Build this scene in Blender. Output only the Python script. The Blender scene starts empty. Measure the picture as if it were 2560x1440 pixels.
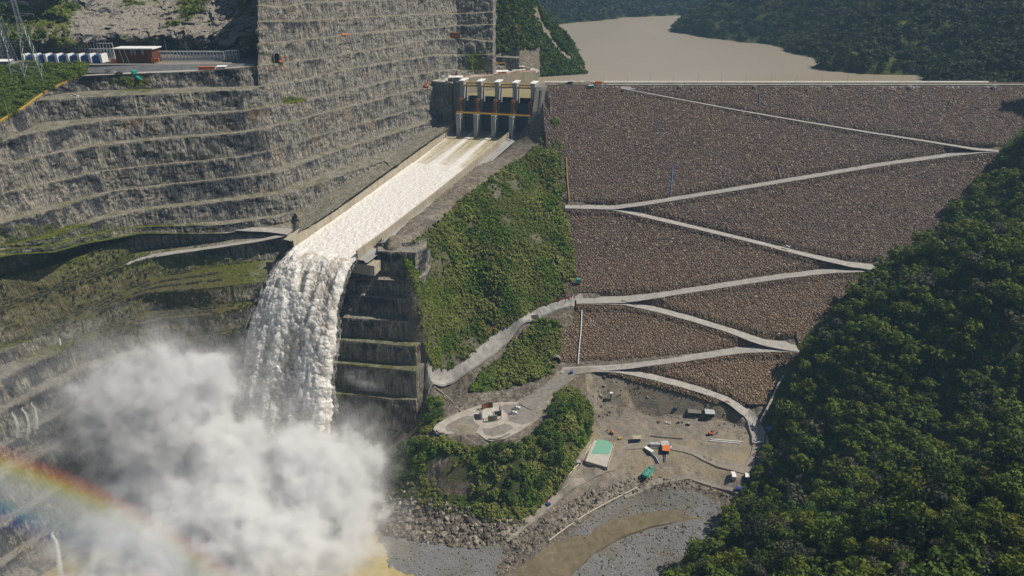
import bpy, math, random
import numpy as np
from mathutils import Vector, Matrix

# ------------------------------------------------------------------ camera, light, exposure
R = math.radians
FPX, PITCH, CAMZ = 1707.0, R(26.0), 345.0
sc = bpy.context.scene
sc.render.engine = 'CYCLES'
cd = bpy.data.cameras.new('camera'); cam = bpy.data.objects.new('camera', cd)
sc.collection.objects.link(cam)
cd.sensor_width = 36.0; cd.lens = 36.0*FPX/2560.0
cd.clip_start = 1.0; cd.clip_end = 20000.0
cam.location = (0, 0, CAMZ); cam.rotation_euler = (R(90)-PITCH, 0, 0)
sc.camera = cam
SUN_EL, SUN_AZ = R(51.0), R(6.0)          # azimuth measured from +X towards +Y
sun_dir = Vector((math.cos(SUN_EL)*math.cos(SUN_AZ), math.cos(SUN_EL)*math.sin(SUN_AZ), math.sin(SUN_EL)))
wd = bpy.data.worlds.new('World'); sc.world = wd; wd.use_nodes = True
wn = wd.node_tree; wn.nodes.clear()
sky = wn.nodes.new('ShaderNodeTexSky'); sky.sky_type = 'NISHITA'; sky.sun_disc = False
sky.sun_elevation = SUN_EL; sky.sun_rotation = R(90)-SUN_AZ; sky.altitude = 600
bgn = wn.nodes.new('ShaderNodeBackground'); bgn.inputs[1].default_value = 0.05
wo = wn.nodes.new('ShaderNodeOutputWorld')
wn.links.new(sky.outputs[0], bgn.inputs[0]); wn.links.new(bgn.outputs[0], wo.inputs[0])
sl = bpy.data.lights.new('sun', 'SUN'); sl.energy = 5.0; sl.angle = R(0.5); sl.color = (1.0, 0.93, 0.82)
so = bpy.data.objects.new('sun', sl); sc.collection.objects.link(so)
so.rotation_euler = sun_dir.to_track_quat('Z', 'Y').to_euler(); so.location = (600, 0, 700)
sc.view_settings.view_transform = 'Standard'; sc.view_settings.look = 'None'
sc.view_settings.exposure = 0.0; sc.view_settings.gamma = 1.0; sc.view_settings.use_curve_mapping = False
sc.cycles.use_denoising = True
sc.cycles.max_bounces = 6; sc.cycles.diffuse_bounces = 2; sc.cycles.glossy_bounces = 2
sc.cycles.transmission_bounces = 2; sc.cycles.volume_bounces = 7; sc.cycles.transparent_max_bounces = 8
sc.cycles.caustics_reflective = False; sc.cycles.caustics_refractive = False
sc.cycles.volume_step_rate = 0.25; sc.cycles.volume_max_steps = 100
rnd = random.Random(7); rs = np.random.RandomState(11)

# ------------------------------------------------------------------ view maths (picture survey -> world)
cP, sP = math.cos(PITCH), math.sin(PITCH)
def _d(u, v):
    u = np.asarray(u, float); v = np.asarray(v, float)
    x = (u-1280)/FPX; y = (720-v)/FPX
    return x, cP+y*sP, -sP+y*cP
def at_z(u, v, z):
    x, y, dz = _d(u, v); t = (np.asarray(z, float)-CAMZ)/dz
    return np.stack(np.broadcast_arrays(x*t, y*t, np.asarray(z, float)+0*t), -1)
def at_y(u, v, Y):
    x, y, dz = _d(u, v); t = np.asarray(Y, float)/y
    return np.stack(np.broadcast_arrays(x*t, np.asarray(Y, float)+0*t, CAMZ+dz*t), -1)
CREST_Y, CREST_Z, DM = 717.0, 225.0, 1.54
def dam(u, v):
    x, y, dz = _d(u, v)
    t = (CREST_Z-CREST_Y/DM-CAMZ)/(dz-y/DM)
    return np.stack([x*t, y*t, CAMZ+dz*t], -1)
def dam_z(Y): return CREST_Z-(CREST_Y-Y)/DM
def proj(P):
    P = np.asarray(P, float); X, Y, Z = P[..., 0], P[..., 1], P[..., 2]-CAMZ
    f = Y*cP-Z*sP; up = Y*sP+Z*cP; f = np.where(f < 1, 1, f)
    return 1280+FPX*X/f, 720-FPX*up/f, f
def inpoly(x, y, poly):
    poly = np.asarray(poly, float); c = np.zeros(np.shape(x), bool); n = len(poly); j = n-1
    for i in range(n):
        xi, yi = poly[i]; xj, yj = poly[j]
        if yi != yj:
            c ^= ((yi > y) != (yj > y)) & (x < (xj-xi)*(y-yi)/(yj-yi)+xi)
        j = i
    return c
def segdist(x, y, poly, closed=False):
    d = np.full(np.shape(x), 1e9); p = [np.asarray(q, float) for q in poly]
    if closed: p = p+[p[0]]
    for a, b in zip(p[:-1], p[1:]):
        ab = b-a; L = max(ab@ab, 1e-9)
        t = np.clip(((x-a[0])*ab[0]+(y-a[1])*ab[1])/L, 0, 1)
        d = np.minimum(d, np.hypot(x-a[0]-t*ab[0], y-a[1]-t*ab[1]))
    return d
def xinterp(u, xs, ys):
    u = np.asarray(u, float); xs = np.asarray(xs, float); ys = np.asarray(ys, float)
    r = np.interp(u, xs, ys)
    s0 = (ys[1]-ys[0])/(xs[1]-xs[0]); s1 = (ys[-1]-ys[-2])/(xs[-1]-xs[-2])
    r = np.where(u < xs[0], ys[0]+(u-xs[0])*s0, r); return np.where(u > xs[-1], ys[-1]+(u-xs[-1])*s1, r)

# ------------------------------------------------------------------ noise
def hsh(ix, iy, iz, seed=0):
    h = (ix.astype(np.int64)*374761393+iy.astype(np.int64)*668265263+iz.astype(np.int64)*2147483647+seed*1274126177) & 0xffffffff
    h = ((h ^ (h >> 13))*1274126177) & 0xffffffff
    h = ((h ^ (h >> 16))*2246822519) & 0xffffffff
    return ((h ^ (h >> 15)) & 0xffffff)/16777215.0
def vn(p, seed=0):
    f = np.floor(p); i = f.astype(np.int64); t = p-f; t = t*t*(3-2*t); r = 0
    for dx in (0, 1):
        for dy in (0, 1):
            for dz in (0, 1):
                w = (t[..., 0] if dx else 1-t[..., 0])*(t[..., 1] if dy else 1-t[..., 1])*(t[..., 2] if dz else 1-t[..., 2])
                r = r+w*hsh(i[..., 0]+dx, i[..., 1]+dy, i[..., 2]+dz, seed)
    return r*2-1
def fbm(p, sc_, octv=4, seed=0, gain=0.5):
    p = np.asarray(p, float)/np.asarray(sc_, float); a = 1; r = 0; n = 0
    for o in range(octv):
        r = r+a*vn(p*(2**o)+o*17.3, seed+o); n += a; a *= gain
    return r/n
def worley(x, y, s, seed=0):
    """cell height field: rounded stones; returns (F1 in cells, random id per cell)"""
    x = x/s; y = y/s; ix = np.floor(x); iy = np.floor(y); best = np.full(x.shape, 9.0); cid = np.zeros(x.shape); sec = np.full(x.shape, 9.0)
    for dx in (-1, 0, 1):
        for dy in (-1, 0, 1):
            cx = ix+dx; cy = iy+dy; z = np.zeros_like(cx)
            px = cx+hsh(cx, cy, z, seed); py = cy+hsh(cx, cy, z, seed+5)
            d = np.hypot(px-x, py-y); c = hsh(cx, cy, z, seed+9)
            m = d < best; sec = np.where(m, best, np.minimum(sec, d)); best = np.where(m, d, best); cid = np.where(m, c, cid)
    return best, cid, sec-best

# ------------------------------------------------------------------ object helpers
COL = sc.collection
def mk(name, V, Fc, mat=None, parent=None, attrs=None, smooth=False, mats=None, fm=None, cols=None, link=True):
    V = np.asarray(V, np.float32).reshape(-1, 3); me = bpy.data.meshes.new(name)
    if isinstance(Fc, np.ndarray):
        nf, k = Fc.shape
        me.vertices.add(len(V)); me.vertices.foreach_set('co', V.ravel())
        me.loops.add(nf*k); me.loops.foreach_set('vertex_index', Fc.astype(np.int32).ravel())
        me.polygons.add(nf); me.polygons.foreach_set('loop_start', np.arange(0, nf*k, k, dtype=np.int32))
        me.polygons.foreach_set('loop_total', np.full(nf, k, np.int32))
    else:
        me.from_pydata([tuple(map(float, v)) for v in V], [], [list(map(int, f)) for f in Fc])
    for m in (mats or ([mat] if mat else [])): me.materials.append(m)
    if fm is not None: me.polygons.foreach_set('material_index', np.asarray(fm, np.int32))
    me.polygons.foreach_set('use_smooth', np.full(len(me.polygons), bool(smooth)))
    for k, a in (attrs or {}).items():
        at = me.attributes.new(k, 'FLOAT', 'POINT'); at.data.foreach_set('value', np.asarray(a, np.float32).ravel())
    for k, a in (cols or {}).items():
        at = me.attributes.new(k, 'FLOAT_COLOR', 'POINT'); at.data.foreach_set('color', np.asarray(a, np.float32).ravel())
    me.update(calc_edges=True); me.validate()
    if not link: return me
    o = bpy.data.objects.new(name, me); COL.objects.link(o)
    if parent: o.parent = parent
    return o
def tag(o, label=None, cat=None, group=None, kind=None):
    if label: o['label'] = label
    if cat: o['category'] = cat
    if group: o['group'] = group
    if kind: o['kind'] = kind
    return o
def thing(name, label, cat, loc=(0, 0, 0), rz=0.0, group=None):
    o = bpy.data.objects.new(name, None); COL.objects.link(o); o.location = tuple(map(float, loc)); o.rotation_euler = (0, 0, rz)
    o.empty_display_size = 0.5
    return tag(o, label, cat, group)
def kids(o): return [c for c in bpy.data.objects if c.parent is o]
def copy_thing(src, loc, rz, label=None, scale=None):
    r = src.copy(); COL.objects.link(r); r.location = tuple(map(float, loc)); r.rotation_euler = (0, 0, rz)
    if label: r['label'] = label
    if scale: r.scale = scale
    for ch in src['_k'] if '_k' in src else kids(src):
        c = ch.copy(); COL.objects.link(c); c.parent = r
        for g in kids(ch):
            d = g.copy(); COL.objects.link(d); d.parent = c
    return r
def gridfaces(ny, nx, mask=None, flip=False):
    j, i = np.meshgrid(np.arange(ny-1), np.arange(nx-1), indexing='ij'); a = j*nx+i
    f = np.stack([a, a+1, a+nx+1, a+nx], -1)
    if flip: f = f[..., ::-1]
    f = f.reshape(-1, 4)
    return f if mask is None else f[mask.reshape(-1)]
class MB:
    """collects simple solids into one mesh"""
    def __init__(s): s.v = []; s.f = []
    def add(s, V, Fc):
        b = len(s.v); s.v += [tuple(map(float, p)) for p in V]; s.f += [[b+i for i in f] for f in Fc]; return s
    def box(s, c, d, rz=0, tx=0, taper=1.0):
        x, y, z = d[0]/2, d[1]/2, d[2]/2; V = []
        for sz in (-1, 1):
            k = taper if sz > 0 else 1
            for sx, sy in ((-1, -1), (1, -1), (1, 1), (-1, 1)): V.append(Vector((sx*x*k, sy*y*k, sz*z)))
        M = Matrix.Rotation(rz, 3, 'Z') @ Matrix.Rotation(tx, 3, 'X')
        V = [M @ p+Vector(c) for p in V]
        return s.add(V, [(3, 2, 1, 0), (4, 5, 6, 7), (0, 1, 5, 4), (1, 2, 6, 5), (2, 3, 7, 6), (3, 0, 4, 7)])
    def tube(s, pts, r, n=6, r2=None, cap=True):
        pts = [Vector(tuple(map(float, p))) for p in pts]; m = len(pts); V = []
        for i, p in enumerate(pts):
            t = (pts[min(i+1, m-1)]-pts[max(i-1, 0)]); t = t.normalized() if t.length > 1e-6 else Vector((0, 0, 1))
            a = t.orthogonal().normalized(); 
            ref = Vector((0, 0, 1)) if abs(t.z) < 0.9 else Vector((1, 0, 0))
            a = t.cross(ref).normalized(); b = t.cross(a)
            rr = r if r2 is None else r+(r2-r)*i/(m-1)
            for k in range(n):
                an = 2*math.pi*k/n; V.append(p+a*(math.cos(an)*rr)+b*(math.sin(an)*rr))
        Fc = [(i*n+k, i*n+(k+1) % n, (i+1)*n+(k+1) % n, (i+1)*n+k) for i in range(m-1) for k in range(n)]
        if cap: Fc += [tuple(range(n))[::-1], tuple((m-1)*n+k for k in range(n))]
        return s.add(V, Fc)
    def prism(s, poly, z0, z1):
        n = len(poly); V = [(x, y, z0) for x, y in poly]+[(x, y, z1) for x, y in poly]
        return s.add(V, [tuple(range(n))[::-1], tuple(range(n, 2*n))]+[(i, (i+1) % n, n+(i+1) % n, n+i) for i in range(n)])
    def build(s, name, mat, parent=None, smooth=False): return mk(name, np.array(s.v), s.f, mat, parent, smooth=smooth)

# ------------------------------------------------------------------ material helpers
class NT:
    def __init__(s, name):
        s.m = bpy.data.materials.new(name); s.m.use_nodes = True; s.t = s.m.node_tree; s.t.nodes.clear()
        s.out = s.t.nodes.new('ShaderNodeOutputMaterial')
    def n(s, ty, **kw):
        x = s.t.nodes.new('ShaderNode'+ty)
        for k, v in kw.items():
            if hasattr(x, k) and k not in ('Scale',): setattr(x, k, v)
        return x
    def L(s, a, b): s.t.links.new(a, b)
    def setin(s, node, i, v):
        if v is None: return
        if isinstance(v, bpy.types.NodeSocket): s.L(v, node.inputs[i])
        else: node.inputs[i].default_value = v
    def pos(s): return s.n('NewGeometry').outputs['Position']
    def obj(s): return s.n('TexCoord').outputs['Object']
    def mapv(s, v, scale=(1, 1, 1), loc=(0, 0, 0), rot=(0, 0, 0)):
        m = s.n('Mapping'); s.L(v, m.inputs[0]); m.inputs['Scale'].default_value = scale; m.inputs['Location'].default_value = loc
        m.inputs['Rotation'].default_value = rot; return m.outputs[0]
    def noise(s, v, scale=1, detail=4, rough=.55, dist=0):
        m = s.n('TexNoise'); s.L(v, m.inputs['Vector']); m.inputs['Scale'].default_value = scale
        m.inputs['Detail'].default_value = detail; m.inputs['Roughness'].default_value = rough; m.inputs['Distortion'].default_value = dist
        return m.outputs['Fac']
    def voro(s, v, scale=1, feature='F1', out='Color', rand=1.0):
        m = s.n('TexVoronoi', feature=feature); s.L(v, m.inputs['Vector']); m.inputs['Scale'].default_value = scale
        m.inputs['Randomness'].default_value = rand; return m.outputs[out]
    def ramp(s, f, stops, interp='LINEAR'):
        m = s.n('ValToRGB'); m.color_ramp.interpolation = interp; e = m.color_ramp.elements
        while len(e) > 1: e.remove(e[-1])
        e[0].position = stops[0][0]; e[0].color = (*stops[0][1], 1) if len(stops[0][1]) == 3 else stops[0][1]
        for p, c in stops[1:]:
            q = e.new(p); q.color = (*c, 1) if len(c) == 3 else c
        s.setin(m, 0, f); return m.outputs[0]
    def val(s, f, a, b, c=0.0, d=1.0):
        m = s.n('MapRange'); m.clamp = True; s.setin(m, 0, f); s.setin(m, 1, a); s.setin(m, 2, b); s.setin(m, 3, c); s.setin(m, 4, d); return m.outputs[0]
    def mix(s, f, a, b, mode='MIX'):
        m = s.n('MixRGB'); m.blend_type = mode; s.setin(m, 0, f)
        for i, x in ((1, a), (2, b)):
            if isinstance(x, bpy.types.NodeSocket): s.L(x, m.inputs[i])
            else: m.inputs[i].default_value = (*x, 1)
        return m.outputs[0]
    def math(s, op, a, b=0.0, c=0.0, clamp=False):
        m = s.n('Math'); m.operation = op; m.use_clamp = clamp; s.setin(m, 0, a); s.setin(m, 1, b); s.setin(m, 2, c); return m.outputs[0]
    def attr(s, name, out='Fac'):
        m = s.n('Attribute'); m.attribute_name = name; return m.outputs[out]
    def nz(s):
        g = s.n('NewGeometry'); x = s.n('SeparateXYZ'); s.L(g.outputs['True Normal'], x.inputs[0]); return x.outputs[2]
    def bump(s, h, strength=.5, dist=1.0, normal=None):
        b = s.n('Bump'); b.inputs['Strength'].default_value = strength; b.inputs['Distance'].default_value = dist
        s.L(h, b.inputs['Height']); 
        if normal: s.L(normal, b.inputs['Normal'])
        return b.outputs[0]
    def bsdf(s, col, rough=.8, bump=None, spec=.2, metal=0.0, trans=None, alpha=None, sss=None):
        b = s.n('BsdfPrincipled'); s.setin(b, 'Base Color', col if isinstance(col, bpy.types.NodeSocket) else (*col, 1))
        s.setin(b, 'Roughness', rough); b.inputs['Specular IOR Level'].default_value = spec; b.inputs['Metallic'].default_value = metal
        if bump: s.L(bump, b.inputs['Normal'])
        if alpha is not None: s.setin(b, 'Alpha', alpha)
        o = b.outputs[0]
        if trans:
            tr = s.n('BsdfTranslucent'); s.setin(tr, 0, col if isinstance(col, bpy.types.NodeSocket) else (*col, 1))
            mx = s.n('MixShader'); mx.inputs[0].default_value = trans; s.L(o, mx.inputs[1]); s.L(tr.outputs[0], mx.inputs[2]); o = mx.outputs[0]
        s.L(o, s.out.inputs[0]); return s.m
_flat = {}
def flat(name, col, rough=.7, metal=0.0, spec=.3, var=.12, scale=.6):
    """painted / cast surface with a little wear so that it is never one flat colour"""
    if name in _flat: return _flat[name]
    n = NT(name); p = n.obj(); f = n.noise(p, scale, 5, .6)
    g = n.noise(p, scale*9, 3, .6)
    c = n.mix(n.val(f, .35, .7), tuple(x*(1-var) for x in col), tuple(min(1, x*(1+var)) for x in col))
    c = n.mix(n.val(g, .45, .8, 0, .35), c, tuple(x*.55 for x in col))
    _flat[name] = n.bsdf(c, rough, n.bump(g, .15, .05), spec, metal); return _flat[name]
# ------------------------------------------------------------------ materials of the ground and rock
def m_rockwall():
    n = NT('cut_rock'); p = n.pos()
    big = n.noise(p, .022, 4, .6); mid = n.noise(n.mapv(p, (1, 1, .55)), .11, 5, .65)
    st = n.noise(n.mapv(p, (1, 1, .10)), .55, 4, .65)         # drill marks and run-off streaks
    st2 = n.noise(n.mapv(p, (1, 1, .16), (31, 7, 3)), 1.6, 3, .6)
    strat = n.noise(n.mapv(p, (.15, .15, 1), (0, 0, 0), (R(6), 0, 0)), .45, 3, .6)
    grey = n.ramp(st, [(.28, (.055, .058, .068)), (.41, (.17, .165, .158)), (.52, (.35, .32, .265)), (.70, (.60, .53, .40))])
    dark = n.ramp(st2, [(.35, (.018, .022, .03)), (.6, (.075, .078, .085)), (.75, (.24, .22, .18))])
    f = n.math('ADD', n.math('MULTIPLY', big, .55), n.math('MULTIPLY', mid, .75))
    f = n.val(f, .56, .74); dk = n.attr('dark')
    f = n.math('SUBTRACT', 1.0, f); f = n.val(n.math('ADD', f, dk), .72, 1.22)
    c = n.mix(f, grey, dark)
    c = n.mix(n.val(st2, .42, .62, .45, 0), c, (.04, .042, .05))
    c = n.mix(n.val(strat, .55, .7, 0, .45), c, (.07, .07, .072))
    och = n.noise(p, .05, 3, .5); c = n.mix(n.val(och, .62, .72, 0, .35), c, (.33, .20, .09))
    gr = n.noise(p, .35, 4, .7); grav = n.ramp(gr, [(.3, (.20, .18, .15)), (.55, (.36, .325, .27)), (.8, (.48, .44, .37))])
    flatm = n.val(n.nz(), .62, .86)
    c = n.mix(flatm, c, grav)
    c = n.mix(n.math('MULTIPLY', n.attr('ledge'), n.val(mid, .35, .6, .35, .95)), c, grav)
    g = n.attr('green'); gn = n.noise(p, .12, 5, .7)
    veg = n.ramp(n.noise(p, .5, 4, .7), [(.3, (.04, .055, .010)), (.55, (.13, .15, .02)), (.75, (.24, .22, .04))])
    gm = n.val(n.math('ADD', n.math('MULTIPLY', g, 1.25), n.math('SUBTRACT', gn, .75)), .0, .35)
    c = n.mix(gm, c, veg)
    br = n.attr('brown'); c = n.mix(n.val(n.math('ADD', br, n.math('SUBTRACT', gn, .6)), 0, .5, 0, .62), c, n.mix(st, (.05, .04, .025), (.24, .19, .12)))
    h = n.math('ADD', n.math('MULTIPLY', st, 1.2), n.math('ADD', n.math('MULTIPLY', mid, 1.6), n.math('MULTIPLY', st2, .5)))
    return n.bsdf(c, .9, n.bump(h, 1.0, 2.2), .15)
def m_damface():
    n = NT('rockfill'); p = n.pos(); q = n.mapv(p, (.85, 1, 1.25))
    cell = n.voro(q, .55, 'F1', 'Color'); sep = n.n('SeparateColor'); n.L(cell, sep.inputs[0])
    cell2 = n.voro(q, 1.25, 'F1', 'Color'); sep2 = n.n('SeparateColor'); n.L(cell2, sep2.inputs[0])
    edge = n.voro(q, .55, 'DISTANCE_TO_EDGE', 'Distance')
    base = n.ramp(sep.outputs[0], [(0, (.062, .036, .032)), (.3, (.14, .082, .062)), (.55, (.215, .135, .096)), (.8, (.28, .165, .088)), (.94, (.36, .27, .20)), (1, (.50, .43, .36))])
    c2 = n.ramp(sep2.outputs[1], [(0, (.05, .04, .042)), (.4, (.13, .10, .085)), (.75, (.20, .16, .13)), (1, (.44, .40, .36))])
    c = n.mix(.45, base, c2)
    big = n.noise(n.mapv(p, (1, .4, .4)), .03, 3, .6); c = n.mix(n.val(big, .38, .68, 0, .45), c, n.mix(.5, c, (.16, .15, .15)))
    sx = n.n('SeparateXYZ'); n.L(p, sx.inputs[0]); low = n.val(sx.outputs[2], 125, 45, 0, 1)
    band = n.noise(n.mapv(p, (.12, 1, 1.6)), .045, 4, .6); c = n.mix(n.val(band, .46, .62, 0, .38), c, n.mix(.45, c, (.24, .175, .12))); spl = n.noise(p, .09, 5, .7); c = n.mix(n.val(spl, .58, .72, 0, .45), c, (.20, .19, .185)); c = n.mix(n.val(spl, .40, .28, 0, .45), c, (.06, .045, .04))
    c = n.mix(n.math('MULTIPLY', low, .85), c, n.mix(.55, c, (.36, .245, .135)))
    c = n.mix(n.val(edge, 0, .13, .8, 0), c, (.012, .010, .010))
    h = n.math('ADD', n.math('MULTIPLY', sep.outputs[1], 1.2), n.val(edge, 0, .3, 0, 1))
    return n.bsdf(c, .9, n.bump(h, .9, 1.1), .15)
def m_ground():
    n = NT('valley_ground'); p = n.pos()
    mk_ = n.attr('mask', 'Color'); sp = n.n('SeparateColor'); n.L(mk_, sp.inputs[0])   # r plants, g grey gravel, b tan dirt
    a = n.noise(p, .16, 5, .7); b = n.noise(p, .9, 4, .7); big = n.noise(p, .035, 4, .6)
    cell = n.voro(p, .55, 'F1', 'Color'); cs = n.n('SeparateColor'); n.L(cell, cs.inputs[0])
    rock = n.ramp(b, [(.3, (.06, .052, .045)), (.5, (.15, .13, .108)), (.7, (.27, .235, .19))])
    rock = n.mix(.45, rock, n.ramp(cs.outputs[0], [(0, (.035, .032, .03)), (.5, (.14, .12, .098)), (1, (.36, .32, .26))]))
    rock = n.mix(n.val(big, .45, .65, 0, .45), rock, (.13, .10, .06))
    tan_ = n.ramp(a, [(.3, (.16, .14, .115)), (.5, (.24, .21, .17)), (.7, (.32, .275, .215))])
    tan_ = n.mix(n.val(b, .55, .75, 0, .4), tan_, (.13, .12, .105))
    tan_ = n.mix(n.val(big, .5, .62, 0, .6), tan_, (.33, .26, .16))
    grav = n.ramp(n.noise(p, 2.2, 3, .8), [(.3, (.105, .105, .108)), (.5, (.18, .18, .182)), (.68, (.30, .30, .295))])
    grav = n.mix(n.val(a, .45, .7, 0, .45), grav, (.12, .11, .09)); grav = n.mix(n.val(big, .50, .62, 0, .6), grav, (.15, .125, .085))
    veg = n.ramp(a, [(.3, (.022, .036, .010)), (.5, (.05, .07, .016)), (.65, (.10, .10, .03)), (.8, (.20, .165, .08))])
    veg = n.mix(n.val(b, .5, .7, 0, .5), veg, (.03, .05, .012))
    j = n.math('SUBTRACT', n.math('MULTIPLY', a, .9), .45)
    c = n.mix(n.val(n.math('ADD', sp.outputs[2], j), .3, .6), rock, tan_)
    c = n.mix(n.val(n.math('ADD', sp.outputs[1], j), .3, .6), c, grav)
    c = n.mix(n.val(n.math('ADD', sp.outputs[0], j), .3, .6), c, veg)
    ste = n.val(n.nz(), .62, .45)
    c = n.mix(n.math('MULTIPLY', ste, .35), c, n.mix(b, (.08, .07, .05), (.25, .21, .15)))
    h = n.math('ADD', b, n.math('MULTIPLY', a, 1.5))
    return n.bsdf(c, .92, n.bump(h, .7, .8), .12)
def m_gravelroad(name='gravel_road', tint=1.0, warm=0.0):
    wg = warm*.45
    n = NT(name); p = n.pos(); a = n.noise(p, .25, 4, .65); b = n.noise(p, 2.0, 3, .7)
    c = n.ramp(a, [(.3, (.27*tint, (.255-wg)*tint, (.235-warm)*tint)), (.6, (.38*tint, (.36-wg)*tint, (.33-warm)*tint)), (.8, (.46*tint, (.43-wg)*tint, (.385-warm)*tint))])
    c = n.mix(n.val(b, .5, .8, 0, .3), c, (.2, .19, .17))
    return n.bsdf(c, .92, n.bump(b, .3, .3), .15)
def m_concrete(name='concrete', col=(.42, .37, .28), stain=.5, streak=True):
    n = NT(name); p = n.pos(); a = n.noise(n.mapv(p, (1, 1, .25)), .35, 5, .65); b = n.noise(p, 1.6, 4, .7)
    big = n.noise(n.mapv(p, (1, 1, .5)), .06, 3, .6)
    c = n.mix(n.val(a, .35, .7), tuple(x*.8 for x in col), tuple(min(1, x*1.12) for x in col))
    c = n.mix(n.val(n.noise(n.mapv(p, (1, 1, .06)), .8, 3, .6), .52, .72, 0, stain), c, (.13, .11, .08))
    c = n.mix(n.val(big, .5, .7, 0, stain*.7), c, (.20, .17, .11))
    c = n.mix(n.val(b, .55, .8, 0, .35), c, tuple(x*.5 for x in col))
    return n.bsdf(c, .85, n.bump(b, .25, .2), .2)
def m_whitewater(name, brown=.5, sc_=1.0):
    n = NT(name); p = n.pos()
    a = n.noise(n.mapv(p, (1, 1, .45)), .13*sc_, 5, .6); b = n.noise(p, .75*sc_, 4, .65); cav = n.attr('cav')
    c = n.ramp(b, [(.3, (.66, .63, .59)), (.5, (.76, .74, .70)), (.75, (.84, .83, .81))])
    f = n.math('ADD', n.val(cav, .25, .95, 0, .85), n.val(a, .5, .75, 0, .4))
    c = n.mix(n.math('MULTIPLY', f, brown), c, (.40, .31, .19))
    if name == 'falling_water':
        m = n.bsdf(c, .6, n.bump(n.math('ADD', b, a), .25, .6), .15)
        q = [x for x in n.t.nodes if x.type == 'BSDF_PRINCIPLED'][0]; q.inputs['Subsurface Weight'].default_value = .75; q.inputs['Subsurface Radius'].default_value = (1, .95, .9); q.inputs['Subsurface Scale'].default_value = 3.0
        return m
    return n.bsdf(c, .6, n.bump(n.math('ADD', b, a), .35, .7), .2)
def m_leaf(name, lo, hi, accent=None):
    n = NT(name); t = n.attr('tint'); oi = n.n('ObjectInfo').outputs['Random']
    p = n.pos(); w = n.noise(p, .35, 3, .6); w2 = n.noise(p, .05, 2, .5)
    f = n.math('ADD', n.math('MULTIPLY', t, .45), n.math('ADD', n.math('MULTIPLY', w, .35), n.math('MULTIPLY', oi, .32)))
    c = n.mix(n.val(f, .25, .85), lo, hi)
    if accent: c = n.mix(n.val(n.math('ADD', w2, n.math('MULTIPLY', oi, .3)), .60, .78, 0, .65), c, accent)
    return n.bsdf(c, .62, None, .18, trans=.22)
def m_lake():
    n = NT('silty_water'); p = n.pos(); a = n.noise(n.mapv(p, (1, .5, 1)), .004, 4, .6); sx = n.n('SeparateXYZ'); n.L(p, sx.inputs[0])
    near = n.val(n.math('ADD', sx.outputs[1], n.math('MULTIPLY', a, 160)), 960, 830)
    rt = n.val(n.math('ADD', sx.outputs[0], n.math('MULTIPLY', a, 200)), 330, 420)
    lf = n.val(n.math('ADD', sx.outputs[0], n.math('MULTIPLY', a, 60)), 120, 60)
    f = n.math('MULTIPLY', near, n.math('MAXIMUM', rt, lf))
    c = n.mix(n.val(a, .35, .65), (.29, .248, .19), (.33, .28, .215)); c = n.mix(f, c, (.27, .235, .11))
    w = n.noise(n.mapv(p, (1, .35, 1)), .25, 4, .6)
    return n.bsdf(c, .38, n.bump(w, .25, .35), .35)
def m_river(name, col, col2, rough=.25):
    n = NT(name); p = n.pos(); a = n.noise(p, .12, 5, .65, 1.2); b = n.noise(p, .9, 3, .6, .5)
    c = n.mix(n.val(a, .35, .65), col, col2); c = n.mix(n.val(a, .62, .72, 0, .5), c, (.42, .38, .32))
    return n.bsdf(c, rough, n.bump(b, .35, .25), .5)
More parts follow.
